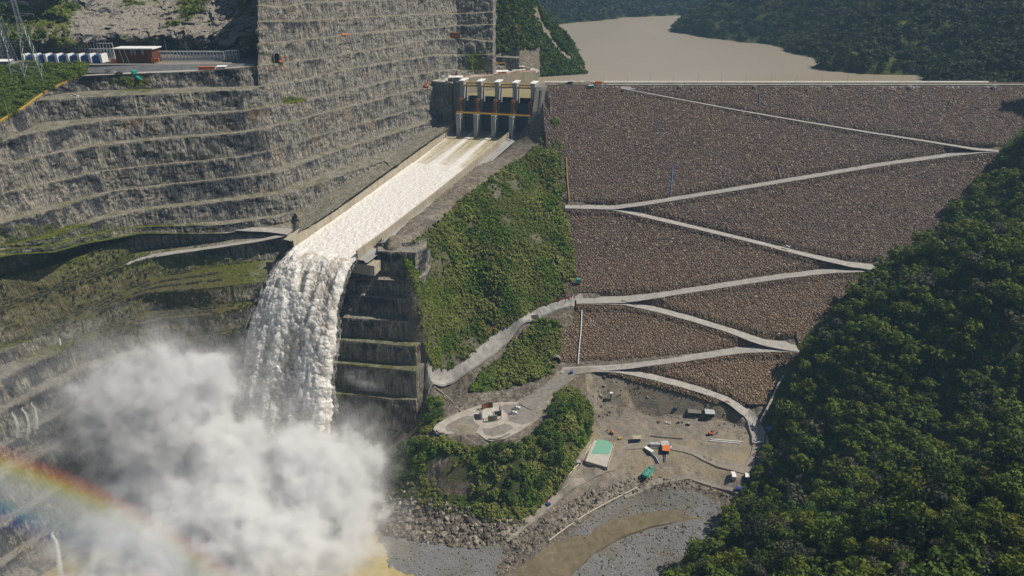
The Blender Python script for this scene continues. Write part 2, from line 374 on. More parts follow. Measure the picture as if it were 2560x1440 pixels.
M = dict(rock=m_rockwall(), dam=m_damface(), ground=m_ground(), road=m_gravelroad(), dirt=m_gravelroad('dirt_track', .78, .05), path=m_gravelroad('pale_path', 1.12, .03), plaza=m_gravelroad('plaza_gravel', .66, .02),
         conc=m_concrete(), greyc=m_concrete('grey_concrete', (.36, .36, .35), .35), paleconc=m_concrete('pale_concrete', (.5, .48, .43), .3),
         dkconc=m_concrete('dark_concrete', (.20, .19, .17), .5),
         water=m_whitewater('white_water', .35), jet=m_whitewater('falling_water', .8),
         leafd=m_leaf('dark_leaves', (.006, .013, .003), (.072, .122, .016), (.18, .22, .02)),
         leafm=m_leaf('green_leaves', (.020, .050, .008), (.10, .18, .025), (.16, .21, .035)),
         leafs=m_leaf('shrub_leaves', (.030, .062, .008), (.17, .27, .028), (.28, .27, .08)),
         leaff=m_leaf('far_leaves', (.010, .020, .008), (.065, .10, .03), (.12, .13, .035)), leafy=m_leaf('yellow_green_leaves', (.03, .05, .008), (.15, .19, .02), (.20, .20, .03)), leafg=m_leaf('grey_green_leaves', (.03, .035, .02), (.11, .125, .07), (.14, .12, .08)),
         lake=m_lake(), river=m_river('brown_river', (.13, .105, .06), (.20, .165, .105)), pool=m_river('yellow_river', (.36, .29, .12), (.44, .36, .17), .35),
         pond=flat('pond_water', (.20, .42, .30), .12, 0, .5, .06, .05),
         white=flat('white_paint', (.78, .78, .76)), blue=flat('blue_paint', (.02, .09, .30)), dkblue=flat('dark_blue_tarp', (.02, .05, .22)),
         brown=flat('brown_cladding', (.13, .045, .028), .7, 0, .2, .15, .2), orange=flat('orange_paint', (.62, .17, .05)), yellow=flat('yellow_paint', (.55, .33, .04)),
         ochre=flat('ochre_steel', (.36, .23, .06), .6, .2, .3, .3, 1.2), teal=flat('teal_fabric', (.02, .40, .33)), steel=flat('galvanised_steel', (.34, .36, .38), .5, .5),
         grey=flat('grey_paint', (.30, .31, .32)), dark=flat('dark_metal', (.035, .038, .042)), gate=flat('gate_steel', (.045, .055, .07), .5, .3),
         rust=flat('rusty_steel', (.22, .085, .035), .8, 0, .2, .35, .8), red=flat('red_paint', (.5, .06, .04)), green=flat('green_paint', (.04, .16, .09)), wood=flat('timber', (.36, .27, .15)),
         glass=flat('dark_glass', (.03, .04, .05), .15, 0, .6), tyre=flat('tyre_rubber', (.02, .02, .02)), pipe=flat('pale_pipe', (.55, .50, .40)), bluepipe=flat('blue_pipe', (.10, .20, .45)), trunk=flat('bark', (.12, .10, .075), .9),
         pink=flat('pink_cloth', (.7, .18, .25)), aqua=flat('aqua_paint', (.05, .30, .24)), shade=flat('tin_roof', (.50, .52, .54), .5, .3), black=flat('tunnel_dark', (.008, .008, .009), .95, 0, 0))

# ------------------------------------------------------------------ benched rock cuts
def benched(name, cols, levels, lo=None, hi=None, wrap=None, wrapend=None, batter=.22, smooth=0, ref=None, fr=10, amp=1.1, green=None, mat='rock', minstep=2.5, seed=3):
    """levels: (us, ys, zs) from top to bottom, each a surveyed bench edge."""
    cols = np.asarray(cols, float); Ps = []
    for (us, ys, zs) in levels:
        if isinstance(zs, str):      # set back behind the reference bench by that many metres
            y = xinterp(cols, us, ys); r0 = at_z(cols, xinterp(cols, ref[0], ref[1]), ref[2]); p_ = at_y(cols, y, r0[:, 1]+float(zs))
            if hi is not None:
                yh = xinterp(cols, hi[0], hi[1]); zh = xinterp(cols, hi[0], hi[2]); m = (cols < hi[3]) & ((y < yh) | (p_[:, 2] > zh)); p_ = np.where(m[:, None], at_z(cols, yh, zh), p_)
            Ps.append(p_); continue
        y = xinterp(cols, us, ys); z = xinterp(cols, us, zs) if np.ndim(zs) else np.full(cols.shape, float(zs))
        if hi is not None:
            yh = xinterp(cols, hi[0], hi[1]); zh = xinterp(cols, hi[0], hi[2]); m = (cols < hi[3]) & ((y < yh) | (z > zh)); y = np.where(m, yh, y); z = np.where(m, zh, z)
        if lo is not None:
            yl = xinterp(cols, lo[0], lo[1]); zl = xinterp(cols, lo[0], lo[2]); m = (cols > lo[3]) & ((y > yl-3) | (z < zl+1)); y = np.where(m, yl, y); z = np.where(m, zl, z)
        Ps.append(at_z(cols, y, z))
    if smooth:
        kk = np.hanning(smooth+2)[1:-1]; kk /= kk.sum(); pd_ = smooth//2
        Ps = [np.stack([np.convolve(np.pad(P[:, i], pd_, mode='reflect', reflect_type='odd'), kk, 'valid') for i in range(3)], -1) for P in Ps]
    for k in range(1, len(Ps)):      # lower benches always step towards the valley
        d0 = np.hypot(Ps[k-1][:, 0], Ps[k-1][:, 1]); d1 = np.hypot(Ps[k][:, 0], Ps[k][:, 1])
        same = np.abs(Ps[k-1][:, 2]-Ps[k][:, 2]) < .6
        lim = d0-np.where(same, 0, minstep); s = np.where(d1 > lim, lim/d1, 1.0)
        Ps[k][:, :2] *= s[:, None]
    if wrap:
        Ps = [np.concatenate([np.array([P[0]+np.array([w[0], w[1], 0]) for w in wrap]), P]) for P in Ps]
    if wrapend:
        Ps = [np.concatenate([P, np.array([P[-1]+np.array([w[0], w[1], 0]) for w in wrapend])]) for P in Ps]
    rows = []; face = []; lev = []; led = []
    for k in range(len(Ps)-1):
        a, b = Ps[k], Ps[k+1]; h = a[:, 2]-b[:, 2]; dp = b[:, :2]-a[:, :2]; L = np.hypot(dp[:, 0], dp[:, 1])+1e-6
        off = np.minimum(.55*L, np.maximum(.8, h*batter)); B = a.copy(); B[:, :2] += dp/L[:, None]*off[:, None]; B[:, 2] = b[:, 2]+np.minimum(.4, h*.1)
        for i in range(fr):
            t = i/fr; rows.append(a*(1-t)+B*t); face.append(np.full(len(a), math.sin(math.pi*min(1, (t+.12)/1.1))**.5 if t > 0 else .2)); lev.append(k+t); led.append(1.0 if i == 0 else 0.0)
        for i in range(3):
            t = i/3; rows.append(B*(1-t)+b*t); face.append(np.full(len(a), .15)); lev.append(k+1.0); led.append(.9)
    rows.append(Ps[-1]); face.append(np.full(len(Ps[-1]), .15)); lev.append(float(len(Ps)-1)); led.append(.9)
    V = np.stack(rows); A = np.stack(face); Lv = np.array(lev)[:, None]+0*A
    # outward direction in plan from smoothed tangent of each row
    T = np.gradient(V[..., :2], axis=1); T[:, :] = T/(np.linalg.norm(T, axis=-1, keepdims=True)+1e-6)
    k_ = np.ones(9)/9
    N = np.stack([T[..., 1], -T[..., 0]], -1)
    n1 = fbm(V, (9, 9, 5), 5, seed, .6); n2 = fbm(V, (3.2, 3.2, 9), 3, seed+40); n3 = fbm(V, (40, 40, 30), 2, seed+80); n4 = fbm(V, (1.8, 1.8, 1.4), 2, seed+90)
    d = A*amp*(1.9*n1+.9*n2+1.2*n3+.6*n4)
    V[..., 0] += N[..., 0]*d; V[..., 1] += N[..., 1]*d
    V[..., 2] += A**2*fbm(V, (7, 7, 4), 3, seed+60)*.5*amp
    ny, nx = V.shape[:2]; at = {}
    u, v, _ = proj(V); g, br, dk = (green(u, v, V, Lv) if green else (np.zeros_like(u),)*3)
    fr_ = Lv-np.floor(Lv+1e-6); stain = np.where((fr_ > .02) & (fr_ < .98), np.clip(.42-fr_, -.25, .34)*(.75+.9*fbm(V, (14, 14, 40), 3, seed+95)), 0)
    at = dict(green=g, brown=br, dark=dk+stain, ledge=np.array(led)[:, None]+0*A)
    return mk(name, V, gridfaces(ny, nx, flip=True), M[mat], attrs=at), Ps

# chute geometry: left wall line and right wall line (floor level)
CL0, CL1 = np.array([-57., 732., 177.]), np.array([-162., 470., 145.])
CR0, CR1 = np.array([4., 712., 177.]), np.array([-112., 452., 145.])
# --- upper left cut
U = lambda *a: [p[0] for p in a]
def lv(z, *pts):
    us = [p[0] for p in pts]
    return (us, [p[1] for p in pts], list(np.interp(us, [640, 1150], z)) if isinstance(z, tuple) else z)
shelf = ([735, 800, 900, 1000, 1100, 1142, 1230], [588, 548, 478, 405, 335, 306, 290], [155, 160, 167, 174, 183, 187, 190], 735)
edge = ([-250, -100, 0, 60, 110, 150, 205], [430, 358, 306, 270, 234, 214, 191], [236, 242, 247, 250, 253, 257, 262], 205)
T4 = ([-250, 205, 500, 600, 711, 822, 1017, 1086, 1150, 1225], [195, 191, 179, 170, 158, 143, 110, 99, 97, 104], [262, 262, 262.6, 265.2, 266.2, 265, 263, 262, 262, 262])
L_T5 = lv((250.6, 247), (178, 246), (239, 242), (383, 236), (528, 228), (600, 226), (739, 203), (850, 178), (1017, 147), (1086, 139), (1169, 138), (1235, 136))
L_T6 = lv((236, 231), (0, 350), (83, 333), (180, 314), (250, 303), (361, 294), (528, 283), (600, 278), (669, 267), (794, 244), (961, 204), (1017, 192), (1086, 179), (1235, 168))
L_A = lv(221, (0, 412), (56, 400), (139, 383), (250, 364), (389, 350), (528, 339), (600, 332), (669, 319), (844, 275), (1016, 230), (1097, 213))
L_B = lv(203, (0, 485), (47, 474), (175, 446), (266, 421), (359, 410), (625, 386), (697, 367), (822, 333), (961, 294), (1108, 249))
L_C = lv(188, (0, 558), (109, 530), (187, 505), (300, 472), (469, 455), (687, 431), (780, 400), (906, 357), (1017, 325), (1129, 287))
L_D = ([0, 125, 203, 281, 344, 469, 625, 734, 828, 981, 1100], [614, 594, 564, 542, 527, 514, 496, 480, 446, 396, 345], [173]*11)
L_E = ([0, 200, 350, 500, 564, 687, 780, 828, 923, 1000], [619, 588, 567, 564, 562, 542, 520, 493, 452, 402], [171, 166, 161, 159, 158, 157, 157, 157, 157, 157])
L_R = ([0, 125, 281, 420, 560, 690, 760], [624, 601, 579, 568, 573, 578, 582], [168, 164, 158, 155, 152, 150, 150])
def g_up(u, v, V, Lv):
    g = np.where((np.abs(Lv-np.round(Lv)) < .01), .25, 0.)+np.clip((600-u)/900, 0, .3)*(v > 560)
    g = g+np.exp(-((u-730)/25)**2-((v-250)/8)**2)*1.0+np.exp(-((u-1190)/22)**2-((v-155)/22)**2)*1.1+np.exp(-((u-330)/60)**2-((v-205)/18)**2)*.6
    dk = np.clip((690-u)/60, 0, 1)*.33+np.clip((v-430)/200, 0, .1)  # left face, only grazed by the sun, has that shade added in its colour
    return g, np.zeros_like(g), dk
uc = np.arange(-260, 648, 1.7)
SBK = lambda L, m: (L[0], L[1], str(m))
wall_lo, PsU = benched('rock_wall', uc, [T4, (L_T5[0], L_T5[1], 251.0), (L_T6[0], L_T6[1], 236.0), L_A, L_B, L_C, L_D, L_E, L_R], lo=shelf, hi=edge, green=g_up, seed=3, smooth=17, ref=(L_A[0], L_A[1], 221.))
SBK = lambda L, m: (L[0], L[1], str(m))
T4r = ([643, 711, 822, 1017, 1086, 1150, 1225], [165, 158, 143, 110, 99, 97, 104], 0)
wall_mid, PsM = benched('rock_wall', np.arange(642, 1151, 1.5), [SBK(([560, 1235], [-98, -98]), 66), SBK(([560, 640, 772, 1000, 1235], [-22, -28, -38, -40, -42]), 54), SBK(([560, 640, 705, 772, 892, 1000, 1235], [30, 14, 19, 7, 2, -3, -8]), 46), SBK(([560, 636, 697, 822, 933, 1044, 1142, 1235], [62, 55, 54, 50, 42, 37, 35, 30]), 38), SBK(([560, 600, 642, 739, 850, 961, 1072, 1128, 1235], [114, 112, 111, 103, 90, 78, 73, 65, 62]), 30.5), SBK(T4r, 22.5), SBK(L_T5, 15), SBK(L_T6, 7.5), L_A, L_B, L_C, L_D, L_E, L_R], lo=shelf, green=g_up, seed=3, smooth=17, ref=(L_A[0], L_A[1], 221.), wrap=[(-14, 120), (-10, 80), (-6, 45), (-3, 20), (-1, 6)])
print('mid z', [[round(float(P[i+5, 2])) for i in (0, 100, 200, 330)] for P in PsM])
tag(wall_mid, 'tall sunlit benched rock cut above the chute, rising past the gates to the top edge', 'rock face')
tag(wall_lo, 'broad darker benched rock cut at the left, below the switchyard road', 'rock face')
T1 = lv((309.5, 303), (560, 30), (640, 14), (705, 19), (772, 7), (892, 2), (1000, -3), (1235, -8))
T2 = lv((298.2, 289), (560, 62), (636, 55), (697, 54), (822, 50), (933, 42), (1044, 37), (1142, 35), (1235, 30))
T3 = lv((282, 275), (560, 114), (600, 112), (642, 111), (739, 103), (850, 90), (961, 78), (1072, 73), (1128, 65), (1235, 62))
T0 = lv((321.3, 317), (560, -22), (640, -28), (772, -38), (1000, -40), (1235, -42)); T00 = lv(350, (560, -130), (1235, -130))
T4b = ([600, 711, 822, 1017, 1086, 1150, 1235], [170.5, 158.5, 143.5, 110.5, 99.5, 97.5, 104.5], [264.3, 265.8, 264.8, 262.8, 261.8, 261.8, 261.8])
wall_up, PsT = (None, None) if True else benched('rock_wall', np.arange(643, 1236, 1.5), [([560, 1235], [-98.5, -98.5], [341., 339.7]), T0, T1, T2, T3, T4b], wrap=[(-6, 110), (-4, 80), (-2, 50), (-1, 25), (0, 8)], green=lambda u, v, V, L: (np.where(np.abs(L-np.round(L)) < .01, .2, 0.), 0*u, 0*u+.12), seed=23)
0 and tag(wall_up, 'upper benched rock cut rising above the spillway gates at the top of the photo', 'rock face')
TR = ([1085, 1235], [139, 137], 250.)
wall_rt, _ = benched('rock_wall', np.arange(1142, 1232, 1.3), [SBK(([560, 1235], [-98, -98]), 66), SBK(([560, 640, 772, 1000, 1235], [-22, -28, -38, -40, -42]), 54), SBK(([560, 1000, 1235], [2, -3, -8]), 46), SBK(([560, 1142, 1235], [62, 35, 30]), 38), SBK(([560, 1072, 1128, 1235], [114, 73, 65, 62]), 30.5), SBK(T4r, 22.5), SBK(L_T5, 15), ([1120, 1200, 1270], [190, 172, 158], 231.), ([1120, 1200, 1270], [202, 184, 164], 226.)], seed=31, green=g_up, ref=([1120, 1270], [203.5, 203.5], 221.), wrapend=[(1, 6), (2, 16), (3, 40)])
wall_r2, _ = benched('rock_wall', np.arange(1222, 1300, 1.3), [([1200, 1300], [112, 118], 250.), ([1200, 1235, 1300], [139, 142, 146], 240.), ([1120, 1200, 1300], [190, 172, 162], 231.), ([1120, 1200, 1300], [202, 184, 170], 226.)], seed=37, green=g_up)
tag(wall_r2, 'low bare rock face with the tunnel mouth at the back of the gate deck', 'rock face')
tag(wall_rt, 'right end of the sunlit rock cut, towering directly behind the gate deck', 'rock face')
# --- lower left wall, wet and mossy
lowlev = [([0, 125, 281, 420, 560, 690, 760], [625, 602, 580, 569, 574, 579, 583], [167, 163, 157, 154, 151, 149, 149]),
    ([0, 106, 200, 281, 330, 500, 690, 760], [697, 673, 642, 612, 590, 585, 588, 592], [150, 150, 151, 152, 152, 150, 148, 148]),
    ([0, 78, 219, 312, 406, 531, 640, 719, 760], [783, 750, 703, 667, 638, 622, 606, 592, 586], [135, 136, 138, 140, 142, 144, 146, 147, 147]),
    ([0, 125, 219, 360, 470, 560, 625, 700, 760], [880, 827, 792, 733, 727, 716, 706, 702, 700], [114, 117, 120, 125, 128, 130, 131, 131, 131]),
    ([0, 200, 400, 560, 640, 760], [947, 849, 800, 781, 764, 750], [105, 108, 113, 117, 117, 117]),
    ([0, 218, 450, 620, 760], [1031, 920, 850, 822, 805], [88, 92, 98, 103, 103]),
    ([0, 249, 450, 640, 760], [1120, 978, 905, 880, 868], [70, 75, 82, 85, 85]),
    ([0, 267, 500, 640, 760], [1190, 1047, 965, 935, 925], [58, 62, 66, 68, 68]),
    ([0, 289, 500, 640, 760], [1318, 1129, 1060, 1030, 1020], [32, 37, 43, 46, 46]),
    ([0, 302, 500, 640, 760], [1418, 1200, 1130, 1100, 1090], [13, 17, 20, 20, 20]),
    ([0, 249, 500, 760], [1500, 1324, 1235, 1200], [3., 3, 3, 3]), ([0, 302, 640, 760], [1680, 1440, 1330, 1300], [-4., -4, -4, -4])]
def g_low(u, v, V, Lv):
    onb = np.abs(Lv-np.round(Lv)) < .01; f = np.clip((v-560)/60, 0, 1)*np.clip((920-v)/150, 0, 1)*np.clip((720-u)/250, .25, 1)
    g = f*np.where(onb, 1.0, .30)*np.where((v < 640) & (u > 330), .25, 1)+.12; br = np.clip((v-640)/80, 0, 1)*.7*np.clip((700-u)/200, .2, 1)*np.clip((980-v)/200, 0, 1)
    return g, br, np.clip((v-800)/120, 0, .6)
wall_dn, _ = benched('rock_wall', np.arange(-260, 742, 1.8), lowlev, green=g_low, seed=51, fr=8, smooth=61, amp=.95)
tag(wall_dn, 'lower wet benched cut with mossy ledges behind the spray', 'rock face')
# --- stepped cut under the flip bucket
cross = [([560, 860, 946, 1000, 1060], [655, 655, 652, 650, 652], 143.), ([600, 700, 879, 940, 1002, 1060], [672, 680, 688, 694, 702, 706], 130.2),
    ([560, 700, 871, 940, 1006, 1060], [716, 724, 735, 741, 747, 750], 118.1), ([560, 860, 940, 1025, 1060], [778, 794, 799, 804, 806], 102.4),
    ([560, 856, 940, 1036, 1060], [835, 851, 858, 866, 868], 86.3), ([560, 852, 940, 1040, 1066], [895, 909, 918, 929, 932], 69.9),
    ([560, 909, 976, 1048, 1070], [975, 988, 998, 1000, 999], 47.2), ([560, 920, 1044, 1066], [1030, 1047, 1062, 1064], 20.), ([560, 920, 1066], [1075, 1085, 1095], 2.)]
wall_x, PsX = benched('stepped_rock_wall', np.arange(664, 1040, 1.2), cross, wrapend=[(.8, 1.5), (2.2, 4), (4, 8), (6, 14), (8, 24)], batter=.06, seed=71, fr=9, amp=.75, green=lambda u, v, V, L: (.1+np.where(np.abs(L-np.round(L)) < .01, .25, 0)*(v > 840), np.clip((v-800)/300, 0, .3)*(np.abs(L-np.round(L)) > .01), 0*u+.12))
tag(wall_x, 'shaded stepped concrete and rock wall right of the falling water', 'rock face')

wall_b, _ = benched('stepped_rock_wall', np.arange(944, 1038, 1.1), [([900, 1060], [606, 606], 153.5), ([900, 946, 1060], [630, 628, 632], 150.5), ([900, 1060], [697, 704], 131.3)], wrapend=[(1.5, 2), (4, 6), (7, 12)], wrap=[(3, 26), (2, 16), (1, 8), (.3, 2)], batter=.06, seed=77, fr=12, amp=.9, green=lambda u, v, V, L: (.05+0*u, 0*u, .45+0*u))  # shade of this block is also put into its rock colour
tag(wall_b, 'shaded rock block standing above the stepped wall beside the chute end', 'rock face')
# ------------------------------------------------------------------ valley ground (one sheet)
def pz(u, v, z): return at_z(u, v, z)
def pd(u, v, off=0.0):
    p = dam(u, v); p = p.copy(); p[2] += off; return p
ctrl = []
for u, v, z in [(960,628,150),(1000,590,152),(1060,535,157),(960,610,150),(1080,500,160),(1200,410,168),(1300,335,180),(1000,632,148),(1100,550,156),(1170,490,161),(1250,430,168),(1320,380,175),
    (1365,322,190),(1365,296,200),(1360,258,211),(1362,226,222),(1340,285,196),(1330,330,186),
    (1035,700,133),(1050,760,116),(1060,830,95),(1068,900,74),(1080,945,55),
    (1350,450,157),(1300,550,140),(1200,600,133),(1250,700,108),(1350,650,116),(1150,650,122),(1150,780,88),(1300,780,85),(1100,700,116),(1090,850,80),(1200,800,80),(1240,520,152),(1150,560,146),(1380,400,172),
    (1400,650,109),(1400,720,93),(1450,748,89),(1380,765,84),(1330,790,78),(1270,830,71),(1220,870,64),(1160,920,56),(1100,955,50),(1060,975,47),(1040,985,46),
    (1380,800,79),(1440,790,80),(1440,850,66),(1430,900,56.5),(1390,912,55),(1300,870,63),(1300,910,57),(1250,930,52),(1180,960,50),(1150,985,46),(1300,960,48),(1350,930,53),
    (1450,920,55),(1500,915,55.5),(1410,950,52),(1350,985,49),(1310,1010,47.5),(1100,1070,46),(1160,1040,46),(1230,1030,46),(1300,1040,46),(1370,1010,46),(1200,1095,46),(1260,1090,46),(1340,1060,46),(1130,1095,46),(1150,1012,47),(1220,985,47.5),(1280,1060,46),
    (1090,985,45.5),(1080,1020,42),(1060,1060,36),(1090,1110,43),(1200,1122,44),(1290,1112,44),(1400,1050,46),(1400,1010,47),(1430,1060,44),(1475,1128,18.6),(1490,1112,18.8),(1460,1135,18.5),(1440,1100,31),(1400,1135,35),(1300,1150,38),(1200,1150,38),(1100,1115,41),(1050,1100,38),(1030,1150,29),(1000,1180,20),(990,1120,20),(1010,1080,22),
    (950,1080,10),(960,1140,8),(930,1060,3),(930,1200,4),(925,1280,-1),(1120,1152,38),(1130,1240,17),(1060,1230,17),(1200,1245,17),(1250,1252,17),(1320,1232,18),(1390,1200,17),(1060,1270,9),(1430,1150,19),
    (1000,1250,9),(1000,1330,3),(1100,1320,5),(1200,1320,6),(1250,1345,5),(1150,1290,9),(1250,1290,11),(950,1240,6),(940,1310,1),(1300,1300,8),
    (1000,1400,1.2),(1200,1400,2),(1100,1375,2.2),(960,1360,.8),(935,1345,.1),(960,1400,.1),(985,1440,.1),(900,1400,-3),(850,1360,-4),(800,1250,-4),(600,1400,-4),(400,1440,-4),(860,1100,-4),
    (1340,1280,8),(1400,1230,10),(1440,1180,13),(1470,1100,19),(1530,1110,19),(1490,1165,18),(1445,1160,18),
    (1600,1050,25),(1700,1060,25),(1800,1080,25),(1600,1120,20),(1700,1130,20),(1800,1150,19),(1880,1180,18),(1850,1200,17),(1600,1000,34),(1500,1000,36),(1560,960,46),(1650,990,37),(1750,1010,33),
    (1540,915,56),(1620,930,51),(1700,955,46),(1800,985,39),(1870,1030,32),(1905,1075,27),(1895,1130,22),(1480,950,50),(1470,1000,42),(1490,1050,28),(1650,1030,28),(1760,1048,27),(1850,1060,27),
    (1640,1175,14),(1500,1230,9),(1600,1210,10),(1700,1200,12),(1800,1222,10),(1840,1260,8),(1500,1290,4),(1600,1240,5),(1700,1280,4),(1400,1350,2.2),(1600,1320,1.6),(1500,1400,1.2),(1700,1380,2.5),(1780,1385,4),(1650,1440,2.5),(1300,1440,.8),(1400,1440,.8),(1430,1290,7),(1380,1330,5),(1330,1390,2.5),(1750,1290,4),(1800,1340,4.5),
    (2100,900,79),(2050,980,58),(1980,1010,44),(1960,1100,30),(1900,1240,14)]:
    ctrl.append(pz(u, v, z))
for u, v, o in [(1388,300,2),(1396,400,2),(1408,500,2.5),(1418,540,2.5),(1425,600,2.5),(1435,700,3),(1442,740,2),
    (2520,350,3),(2500,430,3),(2480,490,2),(2400,560,2),(2340,600,2),(2200,665,1),(2130,730,3),(2060,800,3),(2000,860,1),(1965,930,3),(1930,1010,3),
    (1600,300,-14),(1900,300,-14),(2200,300,-14),(1600,450,-14),(1900,450,-14),(2200,450,-14),(1600,600,-12),(1900,600,-12),(2100,600,-10),(1550,700,-10),(1800,700,-10),(2000,700,-9),(1500,800,-6),(1700,800,-8),(1850,800,-6),(1750,950,-3),(1900,900,-5),(2350,400,-10),(1480,350,-8),(1500,600,-8)]:
    ctrl.append(pd(u, v, o))
for u, v, Y in [(2560,600,470),(2560,700,420),(2400,600,500),(2560,450,575),(2560,1000,372),(2400,900,395),(2400,760,430),(2250,760,455),(2250,900,410),(2100,1000,400),(2560,860,385),(2300,1050,370),(2450,1080,352),(2150,1120,350),(2560,1100,345)]:
    ctrl.append(at_y(u, v, Y))
for x, y, z in [(98,299,3),(120,330,5),(150,350,9),(140,300,34),(160,268,72),(190,250,108),(230,250,129),(290,262,147),(350,270,160),(90,262,28),(75,230,52),(120,215,95),(150,190,122),(220,190,150),(300,200,172),(400,230,190),(185,305,42),(240,305,50),(300,315,58),(380,325,84),(260,330,52),(330,345,66),
    (430,330,165),(480,380,200),(540,420,235),(560,500,262),(560,600,270),(560,700,280),(430,420,160),(470,480,180),(520,560,222),(600,660,240),(562,700,225),(620,740,232),(540,717,216),(520,717,214),(200,320,40),(480,620,190),(535,665,200),(450,270,205),(540,300,240),
    (-130,240,-6),(-60,220,-5),(0,240,-3),(40,220,1),(60,260,2),(-130,330,-5),(-130,200,-6),(560,200,260),(560,140,240),(300,140,190),(150,140,150),(60,150,100),(0,160,30),(-130,140,-6),(220,150,185)]:
    ctrl.append(np.array([x, y, z], float))
ctrl = np.array(ctrl)
def rbf_fit(P, lam=3.0):
    X = P[:, :2]/100; n = len(X); d = np.linalg.norm(X[:, None]-X[None], axis=-1)
    K = d**2*np.log(d+1e-9); K[np.arange(n), np.arange(n)] = lam*1e-3
    A = np.zeros((n+3, n+3)); A[:n, :n] = K; A[:n, n] = 1; A[:n, n+1:] = X; A[n, :n] = 1; A[n+1:, :n] = X.T
    return X, np.linalg.solve(A, np.concatenate([P[:, 2], [0, 0, 0]]))
def rbf_eval(fit, x, y):
    X, w = fit; sh = x.shape; x = x.ravel()/100; y = y.ravel()/100; out = np.empty(len(x)); n = len(X)
    for i in range(0, len(x), 20000):
        q = np.stack([x[i:i+20000], y[i:i+20000]], -1); d2 = ((q[:, None]-X[None])**2).sum(-1)+1e-12
        out[i:i+20000] = (.5*d2*np.log(d2))@w[:n]+w[n]+q@w[n+1:]
    return out.reshape(sh)
gx0, gx1, gy0, gy1, gs = -132., 566., 140., 752., 1.25
gx = np.arange(gx0, gx1, gs); gy = np.arange(gy0, gy1, gs); GX, GY = np.meshgrid(gx, gy)
GZ = rbf_eval(rbf_fit(ctrl), GX, GY)
gu, gv, gf = proj(np.stack([GX, GY, GZ], -1))
PL = dict(
 plaza=[(1085,1075),(1100,1050),(1150,1028),(1200,1012),(1290,1004),(1330,985),(1380,945),(1405,925),(1480,905),(1545,905),(1545,925),(1450,935),(1420,955),(1385,985),(1372,1010),(1365,1035),(1330,1060),(1300,1075),(1260,1098),(1225,1104),(1180,1085),(1110,1092)],
 flatg=[(1540,908),(1640,925),(1810,980),(1880,1030),(1915,1075),(1900,1180),(1885,1215),(1800,1200),(1700,1165),(1600,1150),(1470,1175),(1440,1180),(1340,1290),(1260,1350),(1245,1340),(1330,1270),(1420,1190),(1450,1120),(1500,1060),(1560,1045),(1640,1035),(1740,1050),(1830,1070),(1870,1075),(1850,1035),(1800,1000),(1690,970),(1600,940),(1540,928)],
 gravel=[(935,1345),(990,1340),(1060,1355),(1150,1368),(1240,1362),(1262,1380),(1240,1440),(1200,1520),(950,1520),(985,1440),(965,1395)],
 gravel2=[(1400,1352),(1480,1290),(1560,1240),(1640,1215),(1740,1230),(1800,1260),(1790,1290),(1850,1360),(1720,1440),(1600,1560),(1250,1560),(1330,1440)],
 vegA=[(1000,640),(1100,552),(1170,492),(1250,432),(1322,382),(1372,330),(1388,290),(1394,300),(1412,500),(1436,700),(1442,735),(1380,755),(1320,785),(1240,835),(1190,880),(1130,925),(1085,925),(1060,880),(1050,800),(1035,720)],
 vegB=[(1250,890),(1340,800),(1400,810),(1400,900),(1370,940),(1260,975),(1170,985),(1200,930)],
 vegC=[(990,1130),(1040,1095),(1110,1110),(1200,1120),(1290,1118),(1370,1060),(1385,985),(1440,970),(1480,1030),(1480,1090),(1455,1110),(1410,1200),(1340,1280),(1280,1320),(1180,1290),(1060,1270),(980,1230)],
 vegD=[(1070,1000),(1105,990),(1110,1045),(1070,1090),(1040,1080)],
 vegR=[(2520,340),(2500,470),(2420,520),(2340,600),(2225,665),(2150,710),(2080,800),(2010,870),(1975,930),(1915,1060),(1910,1180),(1850,1200),(1830,1290),(1790,1370),(1680,1440),(1600,1600),(4000,1600),(4000,200),(2540,200)])
inside = {k: inpoly(gu, gv, p) for k, p in PL.items()}
front = gf > 50
rightzone = (GX > 70) & (GY < 300) & (GZ > 6) | ((GX > np.interp(GY, [196, 299, 350, 413, 470, 532, 590, 655, 700, 717], [70, 92, 150, 186, 229, 310, 386, 484, 530, 545])))
def blur(a, n=2):
    for _ in range(n):
        b = np.pad(a, 1, mode='edge'); a = (b[1:-1, 1:-1]*2+b[:-2, 1:-1]+b[2:, 1:-1]+b[1:-1, :-2]+b[1:-1, 2:])/6
    return a
cliffp = [(1058, 1152), (1100, 1140), (1150, 1142), (1188, 1165), (1198, 1222), (1150, 1240), (1090, 1228), (1062, 1200)]; incliff = inpoly(gu, gv, cliffp) & (fbm(np.stack([GX, GY, 0*GX], -1), 9, 3, 77) > -.28)
mveg = blur(np.maximum.reduce([inside['vegA']*.82, inside['vegB']*.75, inside['vegC']*.85, inside['vegD']*.9, rightzone*1.0]).astype(float)*(~incliff), 4)
mgrav = blur((inside['gravel'] | inside['gravel2']).astype(float), 2)
mtan = blur((inside['plaza'] | inside['flatg']).astype(float), 2)
mtan = np.maximum(mtan, .55*(inpoly(gu, gv, [(1460,925),(1700,975),(1860,1050),(1900,1100),(1890,1200),(1800,1230),(1640,1210),(1480,1280),(1380,1340),(1420,1200),(1480,1080)])))
mtan[(GY > 455) & (GX < 10) & (GY < 720) & ~inside['vegA']] = .35
